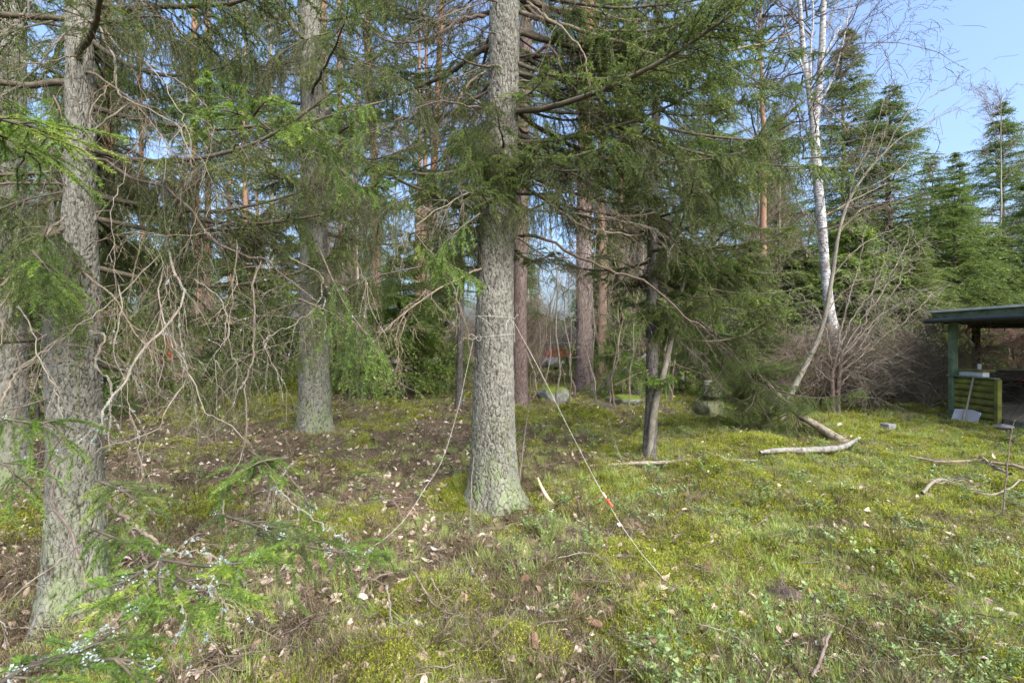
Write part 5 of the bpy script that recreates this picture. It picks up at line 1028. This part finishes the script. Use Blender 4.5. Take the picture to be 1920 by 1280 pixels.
for px, py in [(765,882),(775,890),(690,985),(705,1000),(660,1010),(600,1000),(560,1005),(620,965),(585,985),(735,900),(845,880),(800,870),(720,920),(690,905),(650,890),(560,1060),(300,1000),(330,985),(295,1010),(370,960),(985,1105),(1070,1100),(1110,1105),
        (870,1145),(910,1125),(1035,1115),(1170,1105),(1245,1060),(1150,1135),(1225,1240),(790,1262),(1330,1062),(1420,995),(1440,970),(1655,1100),(1690,1055),(1725,1065),(1770,1180),(1575,1175),(1605,1215),(1460,1205),(1240,925),(1180,915),(1310,950),(1500,900),
        (1510,940),(1750,905),(1850,930),(1620,1005),(1540,1010),(1490,1135),(1360,1120),(1630,1140),(1850,1140),(640,1230),(600,1235),(480,1235),(1000,1275),(960,1268),(1080,1275),(40,1080),(70,1060),(30,1060),(500,890),(480,905),(420,880),(530,860),(350,900),(380,915),(720,760),(820,800),(830,820),(890,1010),(920,975),(870,1020)]:
    leaf(px+rl.normal(0, 2), py, OAK[rl.integers(10)], rl.uniform(.7, 1.15), 'curled dry brown leaf lying on the moss and grass', 'dry leaves scattered on the ground')
for i in range(150):
    py = 640+rl.uniform(115, 620)**1.0; px = rl.uniform(150, 1900); 
    if rl.random() > .95-.35*px/1900: continue
    leaf(px, py, OAK[rl.integers(10)], rl.uniform(.55, 1.0), 'curled dry brown leaf lying on the moss and grass', 'dry leaves scattered on the ground')
M['cone'] = leafmat('cone_scales', [(0, (.10,.055,.035)), (.5, (.24,.145,.085)), (1, (.40,.27,.17))], .05, .8, .4)
def cone_mesh(seed):
    r = np.random.default_rng(seed); mb = MB(); L = .11; n = 90; k = np.arange(n); z = (k+.5)/n; a = k*2.399; rad = .0165*np.sin(np.pi*(z*.86+.08))**.6
    c = np.stack([z*L-L/2, rad*np.cos(a), rad*np.sin(a)], 1); o = nrm(np.stack([0*a+.9, .55*np.cos(a), .55*np.sin(a)], 1)); s = np.stack([0*a, -np.sin(a), np.cos(a)], 1); rr2 = np.stack([0*a, np.cos(a), np.sin(a)], 1)
    V = np.stack([c-s*.0065-rr2*.004, c+s*.0065-rr2*.004, c+o*.010+s*.005, c+o*.014, c+o*.010-s*.005], 1); mb.add(V.reshape(-1, 3), np.arange(n*5).reshape(n, 5), 0, np.repeat(.3+.3*r.random(n), 5))
    tubes(mb, np.stack([np.linspace(-L/2, L/2*.95, 8), 0*np.arange(8), 0*np.arange(8)], 1)[None], (.0135*np.sin(np.pi*np.linspace(.1, .93, 8))**.6)[None], 8, 0, .1); return mb.mesh('spruce_cone', [M['cone']])
CONE = [cone_mesh(730), cone_mesh(731)]
for i, (px, py, lab) in enumerate([(722,1218,'long tan spruce cone lying at the bottom left of centre'), (1003,1240,'dark brown spruce cone in the moss at the bottom centre'), (300,1016,'tan spruce cone on litter behind the foreground twigs'), (648,1202,'worn spruce cone beside a fern-like moss patch'),
        (1115,1165,'upright spruce cone stub in the grass right of the maple leaf'), (1578,1112,'small spruce cone right of the root clump'), (1600,1116,'second small cone right of the root clump'), (1740,1165,'pale cone in the grass at lower right'), (430,1005,'cone on bare soil near the drooping twigs')]):
    b = GP(px, py, .035); o = link('spruce_cone', CONE[i % 2], None, b, (rl.random()*3, rl.normal(.1, .3), rl.random()*6.28), rl.uniform(.8, 1.05)); tag(o, lab, 'cone')

# ------------------------------------------------------------------ huts
M['falu'] = plain('red_boards', (.42,.055,.035), (.55,.09,.055), 3, .9, .003, stretch=(1,1,.2)); M['roof_grey'] = plain('grey_roof', (.32,.34,.37), (.5,.52,.55), 3, .7, .003); M['dark_paint'] = plain('dark_paint', (.03,.035,.04), (.06,.065,.07), 4, .7, 0)
M['glass'] = plain('window_glass', (.03,.035,.04), (.05,.055,.06), 2, .08, 0, .5)
def hut(label, x0, x1, y0, y1, zt, door, rise, seed):
    t = thing('red_hut', label, 'hut', (x0, y0, 0)); nb_ = int((x1-x0)/.16)
    for k in range(nb_):
        a = k*.16; mb = MB(); pr = .012*(k % 2)
        if door and door[0] < a+.08 < door[1]: box(mb, a, a+.157, -pr, .04-pr, 2.05 if zt > 2.1 else zt*.8, zt)
        else: box(mb, a, a+.157, -pr, .04-pr, -.1, zt)
        mb.obj('board', M['falu'], t)
    mb = MB(); box(mb, 0, x1-x0, .05, y1-y0, -.1, zt-.02); mb.obj('walls', M['falu'], t)
    mb = MB(); box(mb, -.25, x1-x0+.25, -.3, y1-y0+.3, 0, .07); o = mb.obj('roof', M['roof_grey'], t); o.location = (0, 0, zt+.02); o.rotation_euler = (-rise*.5, -rise, 0)
    mb = MB(); box(mb, -.25, x1-x0+.25, -.33, -.29, -.12, .06); o2 = mb.obj('fascia', M['dark_paint'], t); o2.location = (0, -.003, zt+.02); o2.rotation_euler = (0, -rise, 0)
    if door:
        mb = MB(); box(mb, door[0], door[1], -.02, .05, 0, min(2.05, zt*.8)); d = mb.obj('door_frame', M['dark_paint'], t); mb = MB(); box(mb, door[0]+.12, door[1]-.12, -.03, -.022, .9, 1.8 if zt > 2 else .8*zt*.9); mb.obj('pane', M['glass'], d)
    return t
hut('red hut with grey roof and dark window frame glimpsed far left between trunks', at(226, 34), at(266, 34), 34, 37, 2.1, (.25, 1.0), -.12, 1)
hut('long low red shed glimpsed right of the roped trunk', at(1022, 32), at(1128, 32), 32, 35, 1.42, None, .0, 2)

# ------------------------------------------------------------------ the open shelter at the right edge
M['green_paint'] = plain('faded_green_paint', (.07,.11,.07), (.15,.21,.14), 6, .75, .002, c3=(.20,.26,.18)); M['moss_plank'] = plain('algae_covered_planks', (.055,.05,.018), (.17,.175,.04), 2.6, .85, .004, stretch=(1,1,1.4), c3=(.28,.30,.065))
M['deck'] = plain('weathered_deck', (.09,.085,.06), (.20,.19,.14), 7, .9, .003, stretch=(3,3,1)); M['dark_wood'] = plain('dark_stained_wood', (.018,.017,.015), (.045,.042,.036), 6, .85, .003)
M['white_metal'] = plain('white_enamel', (.55,.57,.56), (.78,.79,.77), 4, .5, .001, .4); M['felt'] = plain('pale_roof_edge', (.45,.46,.45), (.68,.69,.68), 5, .8, .003); M['moss_top'] = plain('mossy_lid', (.12,.10,.05), (.26,.27,.08), 9, .95, .006)
S0 = np.array([8.62, 9.1, 0.]); SH_ = thing('shelter', 'open green wooden shelter with mossy planked side and flat roof at the right edge', 'shelter', (8.62, 9.1, hz(8.62, 9.1))); zS = hz(8.62, 9.1)
def part(name, mat, x0, x1, y0, y1, z0, z1, bev=.004, parent=None, rot=None):
    mb = MB(); box(mb, x0-S0[0], x1-S0[0], y0-S0[1], y1-S0[1], z0-zS, z1-zS, 0, 0, bev); o = mb.obj(name, M[mat], SH_ if parent is None else parent); return o
for k in range(7):
    z0 = .06+k*.122; mb = MB(); n_ = 9; s_ = np.linspace(0, 1, n_); prof = np.stack([-.030*np.sin(np.pi*s_**.8)-.012*(1-s_), s_*.128], 1); prof = np.vstack([prof, [.02, .128], [.02, 0]]); m_ = len(prof)
    V = np.array([[p[0], yy_-S0[1], z0+p[1]-zS] for yy_ in (9.12, 9.945) for p in prof]); I = np.arange(2*m_).reshape(2, m_); mb.add(V, np.stack([I[0], np.roll(I[0], -1), np.roll(I[1], -1), I[1]], -1), 0, 0); mb.add(V, [list(range(m_)), list(range(2*m_-1, m_-1, -1))], 0, 0)
    o = mb.obj('plank', M['moss_plank'], SH_); o.rotation_euler = (rl.normal(0, .003), 0, 0)
part('cap_rail', 'green_paint', 8.55, 8.67, 9.08, 10.08, .925, .950); part('corner_post', 'moss_plank', 8.575, 8.655, 9.04, 9.115, .10, .92)
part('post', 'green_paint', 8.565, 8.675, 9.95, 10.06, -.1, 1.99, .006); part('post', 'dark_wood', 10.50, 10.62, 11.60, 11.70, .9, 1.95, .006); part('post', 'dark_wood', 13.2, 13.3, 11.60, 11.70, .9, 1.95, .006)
# roof slab outline, fascia along the left eave, gutter
def slab(name, mat, poly, z0, z1, slope=0.0):
    mb = MB(); m_ = len(poly); V = np.array([[x-S0[0], y-S0[1], z-zS+slope*(x-8.3)] for z in (z0, z1) for x, y in poly]); I = np.arange(2*m_).reshape(2, m_)
    mb.add(V, np.stack([I[0], np.roll(I[0], -1), np.roll(I[1], -1), I[1]], -1), 0, 0); mb.add(V, [list(range(m_))[::-1], list(range(m_, 2*m_))], 0, 0); return mb.obj(name, M[mat], SH_)
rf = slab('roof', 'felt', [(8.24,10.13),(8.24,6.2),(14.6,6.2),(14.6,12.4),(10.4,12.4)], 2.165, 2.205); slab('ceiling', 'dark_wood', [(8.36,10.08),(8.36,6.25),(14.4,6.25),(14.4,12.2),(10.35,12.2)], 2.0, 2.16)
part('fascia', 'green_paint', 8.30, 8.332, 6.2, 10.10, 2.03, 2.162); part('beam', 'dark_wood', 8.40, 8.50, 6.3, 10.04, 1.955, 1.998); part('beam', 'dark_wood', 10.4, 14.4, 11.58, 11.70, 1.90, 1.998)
mb = MB(); P_ = np.array([[8.235-S0[0], y-S0[1], 2.0-zS] for y in np.linspace(6.2, 10.22, 6)])[None]; tubes(mb, P_, np.full((1, 6), .045), 14, cap=True); mb.obj('gutter', M['dark_paint'], SH_)
mb = MB(); P_ = bez([np.array(q)-[S0[0], S0[1], zS] for q in [(9.35,10.75,1.97), (9.42,10.82,1.86), (9.75,11.15,1.76), (10.3,11.55,1.62), (10.46,11.62,1.5)]], 20)[None]; tubes(mb, P_, np.full((1, 20), .038), 12, cap=True); mb.obj('downpipe', M['white_metal'], SH_)
# low back walls
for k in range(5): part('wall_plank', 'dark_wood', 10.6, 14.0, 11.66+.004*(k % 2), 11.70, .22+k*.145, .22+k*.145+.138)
part('back_rail', 'green_paint', 10.55, 14.0, 11.62, 11.74, .945, .968)
# deck boards running diagonally, joist board along the front edge
dv = np.array([1.0, .93])
for k in range(34):
    y0 = 5.2+k*.145; y1 = y0+.135; x0 = 8.70; x1 = 13.8; yb = min(11.6, 99)
    poly = []
    for yy_ in (y0, y1):
        L_ = min(x1-x0, (11.62-yy_)/.93); poly.append(((x0, yy_), (x0+L_, yy_+.93*L_)))
    if poly[0][1][0]-x0 < .3: continue
    o = slab('deck_board', 'deck', [poly[0][0], poly[0][1], poly[1][1], poly[1][0]], .20, .232)
part('joist_board', 'deck', 8.655, 8.69, 6.0, 9.03, .06, .225); part('joist_board', 'dark_wood', 8.9, 9.0, 6.0, 9.9, -.05, .195)
# cabinet
cab = part('cabinet', 'white_metal', 8.70, 8.83, 9.46, 9.98, .25, 1.035, .012); cab.parent = None; cab.location = (8.62, 9.1, zS); tag(cab, 'white enamelled cabinet with a mossy top board inside the shelter corner', 'cabinet')
mb = MB(); box(mb, 8.67-S0[0], 8.90-S0[0], 9.42-S0[1], 10.02-S0[1], 1.038-zS, 1.075-zS, 0, 0, .008); mb.obj('top_board', M['moss_top'], cab)
simple('wood_block', 'small pale wooden peg standing on the cabinet top', 'block', -.03, .03, -.02, .02, 0, .10, M['felt'], (8.78, 9.62, 1.078), (0, .1, .4), .004)
# snow shovel
sv = thing('snow_shovel', 'snow shovel with pale blade and grey wooden handle leaning on the mossy planks', 'shovel', (8.42, 9.5, hz(8.42, 9.5))); zb = hz(8.42, 9.5)
mb = MB(); n1, n2 = 9, 7; V = []; 
for i in range(n1):
    for j in range(n2):
        u = i/(n1-1); v_ = j/(n2-1); V.append([-.05+.10*v_-.05*math.sin(math.pi*u)*0-.035*(2*u-1)**2*1.0+.02, -.27+.54*u, .0+.25*v_+(.02*math.sin(math.pi*u) if v_ == 1 else 0)])
V = np.array(V); V2 = V+[.006, 0, 0]; I = np.arange(n1*n2).reshape(n1, n2); q = np.stack([I[:-1, :-1], I[:-1, 1:], I[1:, 1:], I[1:, :-1]], -1).reshape(-1, 4); mb.add(V, q, 0, 0, True); mb.add(V2, q[:, ::-1], 0, 0, True)
for ed in (I[0], I[-1], I[:, 0], I[:, -1]): mb.add(np.vstack([V[ed], V2[ed]]), [[k, k+1, k+1+len(ed), k+len(ed)] for k in range(len(ed)-1)], 0, 0)
mb.obj('blade', plain('pale_grey_plastic', (.42,.43,.45), (.58,.59,.60), 6, .6, .001), sv); M['grey_wood'] = plain('grey_weathered_wood', (.22,.20,.15), (.36,.33,.25), 14, .9, .001, stretch=(4,4,.5))
mb = MB(); P_ = np.array([[-.045+.19*s, .0, .02+.86*s] for s in np.linspace(0, 1, 8)])[None]; tubes(mb, P_, np.full((1, 8), .017), 10, cap=True); mb.obj('handle', M['grey_wood'], sv)
mb = MB(); P_ = np.array([[.145, -.09+.18*s, .885] for s in np.linspace(0, 1, 6)])[None]; tubes(mb, P_, np.full((1, 6), .018), 10, cap=True); mb.obj('grip', M['grey_wood'], sv)
mb = MB(); P_ = np.array([[-.052+.03*s, .0, .01+.22*s] for s in np.linspace(0, 1, 4)])[None]; tubes(mb, P_, np.full((1, 4), .023), 8, cap=True); mb.obj('socket', M['grey_wood'], sv)
# tubs on the deck
def lathe(mb, prof, n=32):
    a = np.arange(n)/n*2*math.pi; V = np.array([[r*math.cos(q), r*math.sin(q), z] for r, z in prof for q in a]); I = np.arange(len(V)).reshape(len(prof), n); mb.add(V, np.stack([I[:-1], np.roll(I, -1, 1)[:-1], np.roll(I, -1, 1)[1:], I[1:]], -1).reshape(-1, 4), 0, 0, True)
mb = MB(); lathe(mb, [(0, 0), (.22, 0), (.23, .01), (.27, .27), (.255, .27), (.22, .02), (0, .02)]); o = mb.obj('bucket', plain('pink_plastic', (.32,.07,.16), (.42,.11,.22), 4, .5, 0)); o.location = (11.62, 11.2, .235); tag(o, 'purplish pink bucket carrying the red tub on the shelter deck', 'bucket')
mb = MB(); lathe(mb, [(0, .0), (.30, .0), (.36, .20), (.40, .205), (.40, .225), (.35, .225), (.29, .02), (0, .02)]); o = mb.obj('tub', plain('dark_red_plastic', (.26,.02,.03), (.38,.04,.05), 4, .45, 0)); o.location = (11.62, 11.2, .508); tag(o, 'dark red wide-rimmed tub stacked on the pink bucket', 'tub')
